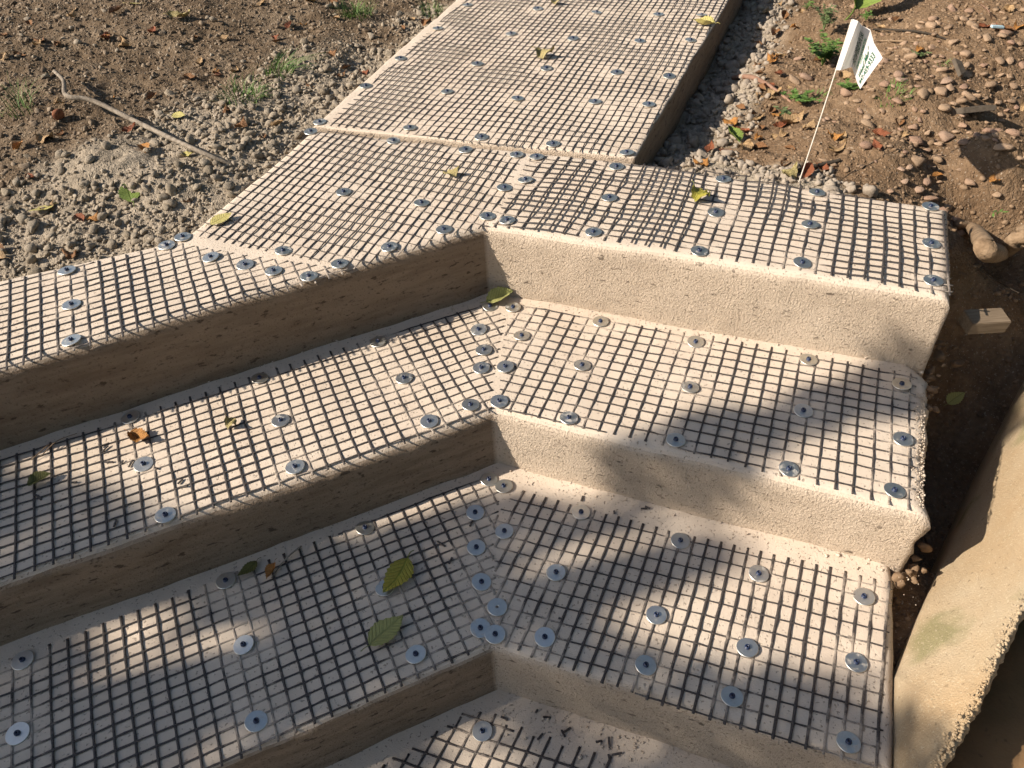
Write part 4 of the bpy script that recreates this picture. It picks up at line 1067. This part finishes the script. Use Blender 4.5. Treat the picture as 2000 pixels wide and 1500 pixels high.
# ------------------------------------------------------------------ concrete block at the right
def make_block_mat():
    m = NT('old_concrete_block', 0.9, 0.2)
    big = m.noise(3.5, 4, 0.6); mid = m.noise(16, 4, 0.6)
    base = m.ramp(big, [(0.3, (0.40, 0.285, 0.165)), (0.5, (0.42, 0.325, 0.21)), (0.7, (0.44, 0.36, 0.25))])
    base = m.mix(m.ramp(m.noise(5, 3, 0.5, m.mapping((1, 1, 1), loc=(3.1, 1.2, 0))), [(0.58, 0.0), (0.66, 0.7)]), base, (0.20, 0.19, 0.085))
    base = m.mix(m.ramp(m.noise(240, 2, 0.5), [(0.60, 0.0), (0.68, 0.5)]), base, (0.58, 0.50, 0.36))
    base = m.mix(m.ramp(m.noise(120, 2, 0.5), [(0.66, 0.0), (0.72, 0.6)]), base, (0.16, 0.11, 0.06))
    m.color(base)
    m.bump(m.noise(260, 4, 0.65), 0.0030, 0.8, m.bump(mid, 0.008, 0.35))
    return m.m
BLOCKM = make_block_mat()
con = [(1748, 1700, -.40), (1740, 1560, -.37), (1743, 1400, -.365), (1746, 1320, -.362), (1796, 1195, -.385), (1850, 1075, -.42), (1905, 955, -.42), (1955, 845, -.40), (2010, 725, -.36), (2130, 470, -.30)]
lip = [(1735, 1700, -.28), (1795, 1570, -.27), (1840, 1490, -.255), (1872, 1435, -.235), (1905, 1375, -.215), (1940, 1300, -.195), (1968, 1245, -.185), (2005, 1172, -.17), (2060, 1060, -.16), (2220, 760, -.16)]
cc = np.array([on(*c) for c in con]); lc = np.array([on(*c) for c in lip])
def resamp(P, n):
    s = np.concatenate([[0], np.cumsum(np.linalg.norm(np.diff(P, axis=0), axis=1))]); t = np.linspace(0, s[-1], n)
    return np.stack([np.interp(t, s, P[:, k]) for k in range(3)], 1)
# walk both rails with the same parameter so that the loft is not sheared
NB = 420
tt = np.linspace(0, 1, NB)
def rail(P): 
    k = np.linspace(0, 1, len(P)); return np.stack([np.interp(tt, k, P[:, q]) for q in range(3)], 1)
cr, lr = rail(cc), rail(lc)
# broken edge along the lip
lr2 = lr.copy(); en_ = 0.0035 * fbm2(tt * 29, tt * 0 + 3, 5, 5, .75); lr2[:, 0] += .8 * en_; lr2[:, 1] -= .6 * en_; lr2[:, 2] += 0.002 * fbm2(tt * 41, tt * 0 + 5, 8, 4, .7)
cols = []
NC = 44
for k in range(NC + 1):
    s = k / NC; e_ = max(0.0, (s - .93) / .07); p = cr * (1 - s) + (lr * (1 - e_) + lr2 * e_) * s
    p[:, 2] += 0.018 * math.sin(s * math.pi) + 0.006 * fbm2(tt * 14, tt * 0 + s * 5, 17, 3)
    if k == 0: p[:, 2] -= 0.25
    cols.append(p)
edge_n = np.gradient(lr[:, :2], axis=0); edge_n /= np.linalg.norm(edge_n, axis=1)[:, None]; outn = np.stack([edge_n[:, 1], -edge_n[:, 0]], 1)
for k, (o_, dz) in enumerate(((0.006, -0.006), (0.010, -0.018), (0.006, -0.04), (0.002, -0.10), (0.0, -0.45))):
    p = lr2.copy(); ro = 0.003 * fbm2(tt * 90, tt * 0 + k * 3.1, 23, 4, .7)
    p[:, 0] += outn[:, 0] * (o_ + ro); p[:, 1] += outn[:, 1] * (o_ + ro); p[:, 2] += dz
    cols.append(p)
VB = np.stack(cols, 1).reshape(-1, 3); nk = len(cols)
FB = [(i * nk + k, (i + 1) * nk + k, (i + 1) * nk + k + 1, i * nk + k + 1) for i in range(NB - 1) for k in range(nk - 1)]
FB = [f[::-1] for f in FB]
FB.append(tuple(range(nk))); FB.append(tuple((NB - 1) * nk + k for k in range(nk))[::-1])
block = obj('concrete_block', mesh_from('concrete_block', VB, FB), BLOCKM)
tag(block, 'sloping tan concrete block with a crusty broken lip at the lower right corner', 'concrete block')
rl = np.random.RandomState(8); kq = rl.randint(0, NB, 620); dq = np.abs(rl.normal(0, .007, 620)) - .003
qx = lr2[kq, 0] - outn[kq, 0] * dq; qy = lr2[kq, 1] - outn[kq, 1] * dq
cr_ = scatter_mesh('lip_crust', qx, qy, lr2[kq, 2] + .001, np.clip(np.exp(rl.normal(math.log(.0019), .5, 620)), .001, .005), BLOCKM, 66, 1, 8, .8, .9, .1, 2)
cr_.parent = block; cr_['kind'] = 'stuff'
# stained brown slab lying lower, behind the lip
def make_stain_mat():
    m = NT('stained_brown_slab', 0.85, 0.25)
    b = m.noise(2.6, 4, 0.6)
    c = m.ramp(b, [(0.3, (0.10, 0.08, 0.036)), (0.45, (0.19, 0.115, 0.055)), (0.7, (0.26, 0.155, 0.075))])
    c = m.mix(m.ramp(m.noise(60, 3, 0.6), [(0.64, 0.0), (0.70, 0.7)]), c, (0.10, 0.065, 0.035))
    m.color(c); m.bump(m.noise(90, 4, 0.6), 0.003, 0.5); return m.m
nb = 60
us = np.linspace(0, 1, nb); inner = rail(lc)[:: NB // nb][:nb]; inner = inner.copy()
VS = []
for k in range(12):
    p = inner.copy(); off_ = 0.004 + 0.085 * k
    p[:, 0] += 0.80 * off_; p[:, 1] -= 0.60 * off_
    p[:, 2] = inner[:, 2] - 0.17 + 0.004 * fbm2(p[:, 0] * 12, p[:, 1] * 12, 3, 2) + 0.01 * k * 0.3
    VS.append(p)
lowz = np.array([p.copy() for p in VS[-1:]])[0]; lowz[:, 2] -= 0.5; VS.append(lowz)
fz = VS[0].copy(); fz[:, 2] -= 0.5; VS.insert(0, fz)
VS = np.stack(VS, 1); kk = VS.shape[1]
FS = [(i * kk + k, i * kk + k + 1, (i + 1) * kk + k + 1, (i + 1) * kk + k) for i in range(nb - 1) for k in range(kk - 1)]
FS.append(tuple(range(kk))[::-1]); FS.append(tuple((nb - 1) * kk + k for k in range(kk)))
st_ = obj('stained_slab', mesh_from('stained_slab', VS.reshape(-1, 3), FS), make_stain_mat())
tag(st_, 'brown stained slab behind the crusty lip in the lower right corner', 'slab')

# ------------------------------------------------------------------ marker flag
flag = empty('marker_flag', tuple(on_ground(1558, 358)))
tag(flag, 'white lawn marker flag with green print on a leaning wire behind the landing', 'flag')
WHITE_WIRE = simple('white_wire', [(0.62, 0.56, 0.48), (0.72, 0.66, 0.57)], 90, 0.5, 0)
base_p = on_ground(1557, 360); base_p = base_p + np.array([0, 0, -0.03])
top_p = on(1664, 38, .345)
place_child(obj('wire', tube_mesh('wire', [base_p, base_p * .5 + top_p * .5 + np.array([.003, .002, 0]), top_p], [.0016, .0016, .0016], 8, 8), WHITE_WIRE), flag)
rowsT = [(1665, 37, .345), (1676, 41, .352), (1684, 50, .326), (1700, 58, .326), (1707, 84, .326), (1724, 113, .318)]
rowsB = [(1632, 137, .248), (1642, 137, .256), (1664, 131, .226), (1671, 152, .232), (1675, 164, .238), (1680, 174, .242)]
tv = [0, .12, .34, .52, .74, 1.0]
T3 = np.array([on(*q) for q in rowsT]); B3 = np.array([on(*q) for q in rowsB])
def cat1(P, t):
    k = np.searchsorted(tv, t, side='right') - 1; k = np.clip(k, 0, len(tv) - 2)
    u = (t - np.array(tv)[k]) / (np.array(tv)[k + 1] - np.array(tv)[k]); us_ = u * u * (3 - 2 * u) * 0.5 + u * 0.5
    return P[k] * (1 - us_)[:, None] + P[k + 1] * us_[:, None]
def cloth(u, v):
    """u from the top (0) to the bottom (1) of the wire, v from the wire (0) outwards (1)"""
    u = np.asarray(u, float); v = np.asarray(v, float)
    a = cat1(T3, v); b = cat1(B3, v)
    p = a * (1 - u)[:, None] + b * u[:, None]
    p[:, 2] += 0.004 * np.sin(u * math.pi) * np.sin(v * 7)
    return p
NU, NV = 20, 30
uu, vv = np.meshgrid(np.linspace(0, 1, NU), np.linspace(0, 1, NV)); pc = cloth(uu.ravel(), vv.ravel())
idc = np.arange(NU * NV).reshape(NV, NU)
fc = np.stack([idc[:-1, :-1], idc[:-1, 1:], idc[1:, 1:], idc[1:, :-1]], -1).reshape(-1, 4)
def make_flagmat():
    m = NT('white_flag_plastic', 0.55, 0.3); m.color(m.ramp(m.noise(30, 3), [(0.3, (0.76, 0.73, 0.70)), (0.7, (0.82, 0.79, 0.76))]))
    t = m.n.new('ShaderNodeBsdfTranslucent'); t.inputs[0].default_value = (0.75, 0.72, 0.68, 1)
    x = m.n.new('ShaderNodeMixShader'); x.inputs[0].default_value = 0.25
    m.l.new(m.b.outputs[0], x.inputs[1]); m.l.new(t.outputs[0], x.inputs[2]); m.l.new(x.outputs[0], m.n['Material Output'].inputs[0]); return m.m
cl = place_child(obj('cloth', mesh_from('cloth', pc, fc), make_flagmat()), flag)
GREEN = simple('green_print', [(0.012, 0.085, 0.045), (0.02, 0.12, 0.06)], 200, 0.6, 0)
LGREEN = simple('light_green_print', [(0.10, 0.30, 0.17), (0.14, 0.36, 0.21)], 200, 0.6, 0)
def text_tris(s, size, shear=0.0):
    cu = bpy.data.curves.new('t', 'FONT'); cu.body = s; cu.size = size; cu.shear = shear; cu.resolution_u = 2; cu.offset = 0.025
    to = bpy.data.objects.new('t', cu); C.objects.link(to)
    dg = bpy.context.evaluated_depsgraph_get(); dg.update()
    me = bpy.data.meshes.new_from_object(to.evaluated_get(dg), depsgraph=dg)
    bm = bmesh.new(); bm.from_mesh(me); bmesh.ops.triangulate(bm, faces=bm.faces[:])
    v = np.array([q.co[:] for q in bm.verts]); f = [tuple(x.index for x in q.verts) for q in bm.faces]
    bm.free(); bpy.data.objects.remove(to); bpy.data.curves.remove(cu); bpy.data.meshes.remove(me)
    return v, f
nrm_c = np.cross(T3[-1] - T3[0], B3[0] - T3[0]); nrm_c /= np.linalg.norm(nrm_c)
if nrm_c @ (EYE - T3[0]) < 0: nrm_c = -nrm_c
def print_line(s, v0, h, u0, u1, mat, shear=0.0):
    v, f = text_tris(s, 1.0, shear)
    x0, x1 = v[:, 0].min(), v[:, 0].max()
    u = u0 + (v[:, 0] - x0) / (x1 - x0) * (u1 - u0); w = v0 - v[:, 1] / 0.72 * h
    w = np.clip(w, .01, .99); p = cloth(u, w)
    nl = np.cross(cloth(u, np.minimum(w + .01, 1)) - p, cloth(np.minimum(u + .01, 1), w) - p); nl /= np.linalg.norm(nl, axis=1)[:, None] + 1e-12
    nl *= np.sign((nl * (EYE - p)).sum(1))[:, None]
    p = p + nl * 0.0010
    place_child(obj('lettering', mesh_from('lettering', p, f, False), mat), cl)
cl_inv = Matrix.Identity(4)
def place_child(o, par):                                    # children of a child: same bookkeeping
    o.parent = par; o.matrix_parent_inverse = (par.matrix_parent_inverse @ Matrix.Identity(4)).inverted() if par.parent else Matrix.Translation(-Vector(par.location))
    if par.parent: o.matrix_parent_inverse = Matrix.Identity(4)
    return o
print_line('LAWN CARE APPLICATION', 0.345, 0.060, 0.86, 0.16, GREEN)
print_line('STAY OFF GRASS UNTIL DRY', 0.430, 0.060, 0.88, 0.14, GREEN)
print_line('FOR MORE INFORMATION', 0.510, 0.056, 0.84, 0.20, LGREEN)
print_line('CALL', 0.580, 0.050, 0.66, 0.46, LGREEN)
print_line("Weed Man'", 0.735, 0.11, 0.84, 0.20, GREEN, 0.25)
print_line('847-459-9333', 0.885, 0.095, 0.92, 0.14, GREEN)

# ------------------------------------------------------------------ grass tufts and weeds
def tuft(px, py, n, length, spread, lean, label, mat=GRASS, width=0.0016):
    g = on_ground(px, py); r_ = random.Random(px * 7 + py); V = []; F = []
    for b in range(n):
        a = r_.random() * 6.28; rr = spread * math.sqrt(r_.random()); x0, y0 = rr * math.cos(a), rr * math.sin(a)
        z0 = float(gz(g[0] + x0, g[1] + y0)) - g[2] - 0.003
        hd = a + r_.gauss(0, 0.7); L_ = length * r_.uniform(0.5, 1.1); w = width * r_.uniform(.6, 1.2); dr = r_.uniform(0.4, 1.5)
        k0 = len(V)
        for i in range(6):
            t = i / 5; ox = math.cos(hd) * L_ * t * t * dr * 0.7 + lean[0] * t * L_; oy = math.sin(hd) * L_ * t * t * dr * 0.7 + lean[1] * t * L_
            oz = L_ * (t - 0.45 * dr * t * t); ww = w * (1 - t * 0.9)
            sx, sy = -math.sin(hd) * ww, math.cos(hd) * ww
            V += [(x0 + ox - sx, y0 + oy - sy, z0 + oz), (x0 + ox + sx, y0 + oy + sy, z0 + oz + ww * 0.3)]
        for i in range(5): F.append((k0 + 2 * i, k0 + 2 * i + 1, k0 + 2 * i + 3, k0 + 2 * i + 2))
    o = obj('grass_tuft', mesh_from('grass_tuft', V, F), mat); o.location = tuple(g)
    return tag(o, label, 'grass', 'grass tufts')
tuft(470, 192, 110, .085, .07, (.1, -.1), 'drooping green grass tuft on the left bank, left of the path')
tuft(545, 145, 90, .10, .05, (.5, -.2), 'long thin grass tuft between branch and path on the left bank')
tuft(695, 28, 170, .075, .06, (0, 0), 'dense bright green grass tuft at the top, left of the path')
tuft(845, 28, 80, .060, .05, (0, 0), 'small green grass tuft beside the far left path edge')
tuft(38, 215, 45, .11, .05, (-.2, .2), 'sparse dark grass tuft at the left picture edge')
tuft(1735, 215, 70, .042, .045, (0, 0), 'low bright green grass tuft on the soil below the flag', WEED)
tuft(1842, 128, 22, .030, .02, (0, 0), 'tiny green sprout among the tan stones right of the flag', WEED)
tuft(1600, 330 - 145, 20, .035, .02, (0, 0), 'tiny green sprout left of the flag wire', WEED)
def weed(px, py, n, height, spread, label, leafy=9, lobes=True, mat=WEED, ls=0.012):
    """feathery weed: stems with small lobed leaflets"""
    g = on_ground(px, py); r_ = random.Random(px + py * 3)
    root = empty('weed_plant', tuple(g)); tag(root, label, 'weed', 'weeds in the soil right of the path')
    SV = []; SF = []; LVv = []; LF = []
    for s in range(n):
        a = r_.random() * 6.28; lean = r_.uniform(0.15, 1.0) * spread; hh = height * r_.uniform(.6, 1.1)
        pts = [np.array([math.cos(a) * lean * t ** 1.4, math.sin(a) * lean * t ** 1.4, hh * (t - 0.25 * t * t)]) for t in np.linspace(0, 1, 7)]
        for i in range(6):
            p, q = pts[i], pts[i + 1]; k0 = len(SV); w = 0.0011 * (1 - i / 8)
            SV += [p + (w, 0, 0), p + (-w, w, 0), p + (0, -w, 0), q + (w, 0, 0), q + (-w, w, 0), q + (0, -w, 0)]
            SF += [(k0, k0 + 1, k0 + 4, k0 + 3), (k0 + 1, k0 + 2, k0 + 5, k0 + 4), (k0 + 2, k0, k0 + 3, k0 + 5)]
        for q in range(leafy):
            t = r_.uniform(0.35, 1.0); p = pts[min(5, int(t * 6))] * (1 - (t * 6) % 1) + pts[min(6, int(t * 6) + 1)] * ((t * 6) % 1)
            ha = r_.random() * 6.28; L_ = ls * r_.uniform(.6, 1.3)
            for lb in ((-0.9, .8), (-.4, 1.0), (0, 1.15), (.45, 1.0), (.95, .8)) if lobes else ((0, 1.6),):
                d = np.array([math.cos(ha + lb[0]), math.sin(ha + lb[0]), r_.uniform(-.15, .35)]); sd = np.array([-d[1], d[0], r_.uniform(-.3, .3)]) * 0.20 * L_
                k0 = len(LVv); tip = p + d * L_ * lb[1]; m_ = p + d * L_ * lb[1] * 0.55
                LVv += [p, m_ + sd, tip, m_ - sd]; LF.append((k0, k0 + 1, k0 + 2, k0 + 3))
    obj('stem', mesh_from('stem', SV, SF), mat, root)
    lf = obj('foliage', mesh_from('foliage', LVv, LF), mat, root); lf['kind'] = 'stuff'
    return root
weed(1606, 128, 16, .11, .11, 'feathery bright green weed left of the flag', 20, ls=.014)
weed(1608, 60, 12, .11, .07, 'tall pale feathery weed above the bright one, near the top edge', 18, mat=WEED_PALE, ls=.010)
weed(1560, 200, 12, .035, .08, 'low feathery weed left of the flag wire', 12, ls=.012)
weed(1535, 222, 8, .025, .05, 'small pale feathery weed next to the tan leaf', 9, mat=WEED_PALE, ls=.009)
weed(1655, 178, 12, .035, .06, 'low green weed right of the flag wire', 10, ls=.010)
weed(1690, 40, 6, .045, .04, 'small leafy weed at the flag top', 6, False, ls=.014)
weed(1575, 18, 6, .04, .04, 'small weed at the top edge right of the path', 7, False, ls=.012)
weed(1715, 195, 8, .02, .05, 'flat green weed below the flag tip', 8, mat=WEED_PALE, ls=.008)
weed(1800, 112, 7, .02, .05, 'flat small weed between flag and stone heap', 8, mat=WEED_PALE, ls=.008)
weed(1948, 418, 3, .014, .02, 'two-leaved seedling right of the landing end', 2, False, ls=.011)
# broad upright leaf at the top edge
bl = leaf_px('broad fresh green upright leaf at the top edge above the flag', 'fold', 'green', None, (1660, 28), (1700, -14), (0.5, -0.5), 0)

# ------------------------------------------------------------------ cut-off scraps of mesh
SCR = {1: [(205, 876), (238, 902), (255, 905), (212, 902), (145, 942), (203, 868), (352, 940), (358, 950), (72, 968), (77, 972), (225, 1022), (305, 915)],
       2: [(920, 1022), (880, 1095), (862, 1062), (1265, 990), (1258, 992), (1200, 999), (1137, 972), (1095, 1208)],
       3: [(1048, 1388), (1068, 1400), (1108, 1425), (1190, 1450), (1170, 1448), (1055, 1438), (1190, 1480), (1205, 1472), (985, 1402), (1100, 1432)]}
SL = {1: 'cut scrap of dark mesh strand on the left middle tread', 2: 'cut scrap of dark mesh strand on the lower tread', 3: 'cut scrap of dark mesh strand on the bare edge of the bottom tread'}
bm = bmesh.new(); bmesh.ops.create_cube(bm, size=1.0); bmesh.ops.scale(bm, vec=(0.018, 0.0042, 0.0022), verts=bm.verts); bmesh.ops.bevel(bm, geom=list(bm.edges), offset=0.0005, segments=1, affect='EDGES')
sme = bpy.data.meshes.new('mesh_scrap'); bm.to_mesh(sme); bm.free(); vcol(sme, 'dust', np.zeros(len(sme.vertices))); sme.materials.append(STRAND)
for lvl, L_ in SCR.items():
    for a, b in L_:
        p = on_tread(a, b, lvl, 0.003); o = obj('mesh_scrap', sme); o.location = tuple(p); o.scale.x = rng.uniform(.45, 1.2)
        o.rotation_euler = (rng.gauss(0, .2), rng.gauss(0, .12), rng.random() * 6.28); tag(o, SL[lvl], 'scrap', 'cut mesh scraps on tread %d' % lvl)
# crumbs of mortar swept into the inner edges of the treads
def crumbs(lvl, a, b, n, seed, width):
    r_ = np.random.RandomState(seed); A, B = on2(*a, ZTOP[lvl]), on2(*b, ZTOP[lvl]); d = B - A; nn = np.array([-d[1], d[0]]) / np.linalg.norm(d)
    t = r_.uniform(0, 1, n); w = np.abs(r_.normal(0, width, n)); x = A[0] + d[0] * t - nn[0] * w; y = A[1] + d[1] * t - nn[1] * w
    return x, y, H(x, y, lvl), np.clip(np.exp(r_.normal(math.log(.0012), .5, n)), .0006, .005)
X = [crumbs(1, (1806, 770), (1804, 995), 420, 9, .009), crumbs(1, (985, 575), (1800, 712), 260, 1, .02), crumbs(2, (980, 905), (1800, 1120), 300, 2, .03), crumbs(3, (970, 1347), (1500, 1500), 420, 3, .05), crumbs(1, (975, 578), (0, 868), 130, 4, .010), crumbs(2, (972, 903), (0, 1262), 130, 5, .010)]
X = [np.concatenate([q[k] for q in X]) for k in range(4)]
tag(scatter_mesh('mortar_crumbs', X[0], X[1], X[2], X[3], CONCRETE, 61, 1, 8, .8, .8, .4, 1), 'mortar crumbs swept along the inner edges of the treads', 'crumbs', kind='stuff')

# ------------------------------------------------------------------ trees round the place (out of the picture, they cast the dappled shade)
def leaf_cloud(name, P, size, seed, mat=TREE_LEAF):
    r_ = np.random.RandomState(seed); n = len(P)
    a = r_.normal(0, 1, (n, 3)); a /= np.linalg.norm(a, axis=1)[:, None]
    b = np.cross(a, r_.normal(0, 1, (n, 3))); b /= np.linalg.norm(b, axis=1)[:, None]
    s = size * r_.uniform(.7, 1.3, n)[:, None]
    V = np.stack([P - a * s, P - a * s * .1 + b * s * .55, P + a * s, P - a * s * .1 - b * s * .55], 1).reshape(-1, 3)
    F = np.arange(4 * n).reshape(n, 4)
    return mesh_from(name, V, F, False)
# where the treads lie in shade, as surveyed (level: shade outlines, sunlit patches inside them)
SH = {1: ([[(-900, 760), (0, 912), (100, 925), (170, 950), (230, 975), (290, 1000), (345, 1035), (0, 1185), (-900, 1500)],
           [(1230, 870), (1300, 825), (1380, 800), (1470, 790), (1560, 765), (1650, 735), (1740, 700), (1860, 700), (1860, 800), (1720, 815), (1620, 835), (1520, 865), (1440, 900), (1400, 930), (1300, 920)]], []),
      2: ([[(-900, 1500), (0, 1235), (640, 1035), (720, 1045), (800, 1015), (930, 965), (975, 960), (1010, 970), (1130, 985), (1250, 1010), (1300, 1035), (1190, 1050), (1110, 1045), (1050, 1070), (995, 1110), (1050, 1185),
            (1130, 1190), (1190, 1235), (1260, 1285), (1340, 1290), (1420, 1298), (1560, 1312), (1690, 1345), (1790, 1375), (1950, 1430), (1950, 1800), (-900, 2300)]],
          [[(165, 1235), (325, 1172), (365, 1215), (215, 1290)], [(40, 1365), (200, 1298), (350, 1255), (490, 1222), (545, 1270), (460, 1318), (330, 1340), (150, 1410), (50, 1430)],
           [(290, 1435), (480, 1345), (560, 1316), (705, 1280), (735, 1330), (560, 1398), (430, 1460), (300, 1510)], [(-60, 1455), (120, 1410), (230, 1400), (250, 1445), (100, 1520), (-60, 1530)]]),
      3: ([[(300, 1700), (560, 1490), (960, 1320), (1300, 1400), (1900, 1600), (1900, 2100), (300, 2100)]],
          [[(860, 1450), (930, 1405), (1000, 1425), (1010, 1470), (980, 1530), (850, 1530)], [(1050, 1368), (1110, 1375), (1200, 1405), (1250, 1435), (1215, 1455), (1120, 1432)]])}
e1 = np.cross(TO_SUN, [0, 0, 1.0]); e1 /= np.linalg.norm(e1); e2 = np.cross(e1, TO_SUN)
ga, gb = np.meshgrid(np.arange(-2.6, 2.6, .018), np.arange(-2.2, 1.4, .018)); ga = ga.ravel(); gb = gb.ravel()
P0 = ga[:, None] * e1 + gb[:, None] * e2
shade = np.zeros(len(P0), bool); lit = np.zeros(len(P0), bool)
for lvl, (S_, L_) in SH.items():
    t = (ZTOP[lvl] - P0[:, 2]) / TO_SUN[2]; Q = P0 + t[:, None] * TO_SUN
    x, y, dz = proj(Q); okd = dz > 0.05
    for s in S_: shade |= inside(s, x, y) & okd
    for s in L_: lit |= inside(s, x, y) & okd
rn = np.array([-RDIR[1], RDIR[0], 0.0]); den = TO_SUN @ rn       # the right middle riser is in shade too
t = ((np.array([C1[0], C1[1], 0]) - P0) @ rn) / den; Q = P0 + t[:, None] * TO_SUN
x, y, dz = proj(Q)
shade |= inside([(1175, 850), (1300, 850), (1440, 890), (1440, 960), (1400, 1010), (1290, 1010), (1200, 985)], x, y) & (Q[:, 2] < Z1 + .01) & (Q[:, 2] > Z2 - .02)
sel = np.where(shade & ~lit)[0]
r_ = np.random.RandomState(5)
sel = np.repeat(sel, 2)
base_t = (Z2 - P0[sel, 2]) / TO_SUN[2]
PT = P0[sel] + (base_t + r_.uniform(4.6, 6.6, len(sel)))[:, None] * TO_SUN + r_.normal(0, .012, (len(sel), 3))
def tree(name, base, top, lean, crown_me, label, limbs, crown_loc=None):
    root = empty(name, tuple(base)); tag(root, label, 'tree', 'trees around the steps, outside the picture')
    tr = tube_mesh('trunk', [(0, 0, -.3), (lean[0] * .3, lean[1] * .3, top * .35), (lean[0] * .7, lean[1] * .7, top * .7), (lean[0], lean[1], top)], [.20, .16, .12, .06], 12, 6, .06)
    obj('trunk', tr, BARK, root)
    for l in limbs:
        obj('limb', tube_mesh('limb', l, [.05] + [.03] * (len(l) - 2) + [.010], 7, 5, .1), BARK, root)
    c = obj('crown', crown_me, TREE_LEAF, root); c['kind'] = 'stuff'
    if crown_loc is not None: c.location = crown_loc
    return root
tb = np.array([-6.6, -0.9, -.2])
cme = leaf_cloud('crown', PT - tb, .030, 3)
cent = PT.mean(0) - tb
ks = r_.choice(len(PT), 9, replace=False)
tree('shade_tree', tb, 4.2, (.5, .3), cme, 'leafy tree left of the steps whose low branches shade the lower treads', [[(.35, .2, 3.0), tuple((np.array([.35, .2, 3.0]) + PT[k] - tb) / 2 + (0, 0, .15)), tuple(PT[k] - tb)] for k in ks])
def blob_crown(seed, n=5200):
    r_ = np.random.RandomState(seed); cs = r_.normal(0, 1, (26, 3)) * (1.5, 1.5, 1.3); k = r_.randint(0, 26, n)
    d = r_.normal(0, 1, (n, 3)); d /= np.linalg.norm(d, axis=1)[:, None]
    return leaf_cloud('crown', cs[k] + d * (r_.uniform(.3, 1, n) ** .4)[:, None] * 0.85, .16, seed)
BC = [blob_crown(71), blob_crown(72)]
for k, (x, y, h, lb) in enumerate([(3.5, 8.5, 5.2, 'tree standing straight beyond the far end of the path'), (-1.5, 10.0, 5.4, 'tree beyond the path, left of its line'), (8.0, 6.0, 5.0, 'tree beyond the stone heap on the far right'),
                                   (8.0, 1.0, 4.6, 'tree to the right of the steps'), (6.0, -4.0, 4.6, 'tree behind the viewer on the right'), (0.5, -6.0, 5.0, 'tree straight behind the viewer')]):
    zb = float(base_h(np.array([x]), np.array([y]))[0])
    tree('tree', (x, y, zb), h, (.1, .1), BC[k % 2], lb, [[(.05, .05, h * .5), (.5, .3, h * .75), (1.1, .7, h * .95)], [(.05, .05, h * .55), (-.5, -.3, h * .8), (-1.2, -.4, h)]], (.1, .1, h + .2))

# ------------------------------------------------------------------ render settings that belong to the scene
scene.cycles.max_bounces = 5; scene.cycles.diffuse_bounces = 3; scene.cycles.glossy_bounces = 2; scene.cycles.transmission_bounces = 2
scene.cycles.use_adaptive_sampling = True; scene.cycles.adaptive_threshold = 0.03
scene.cycles.use_denoising = True
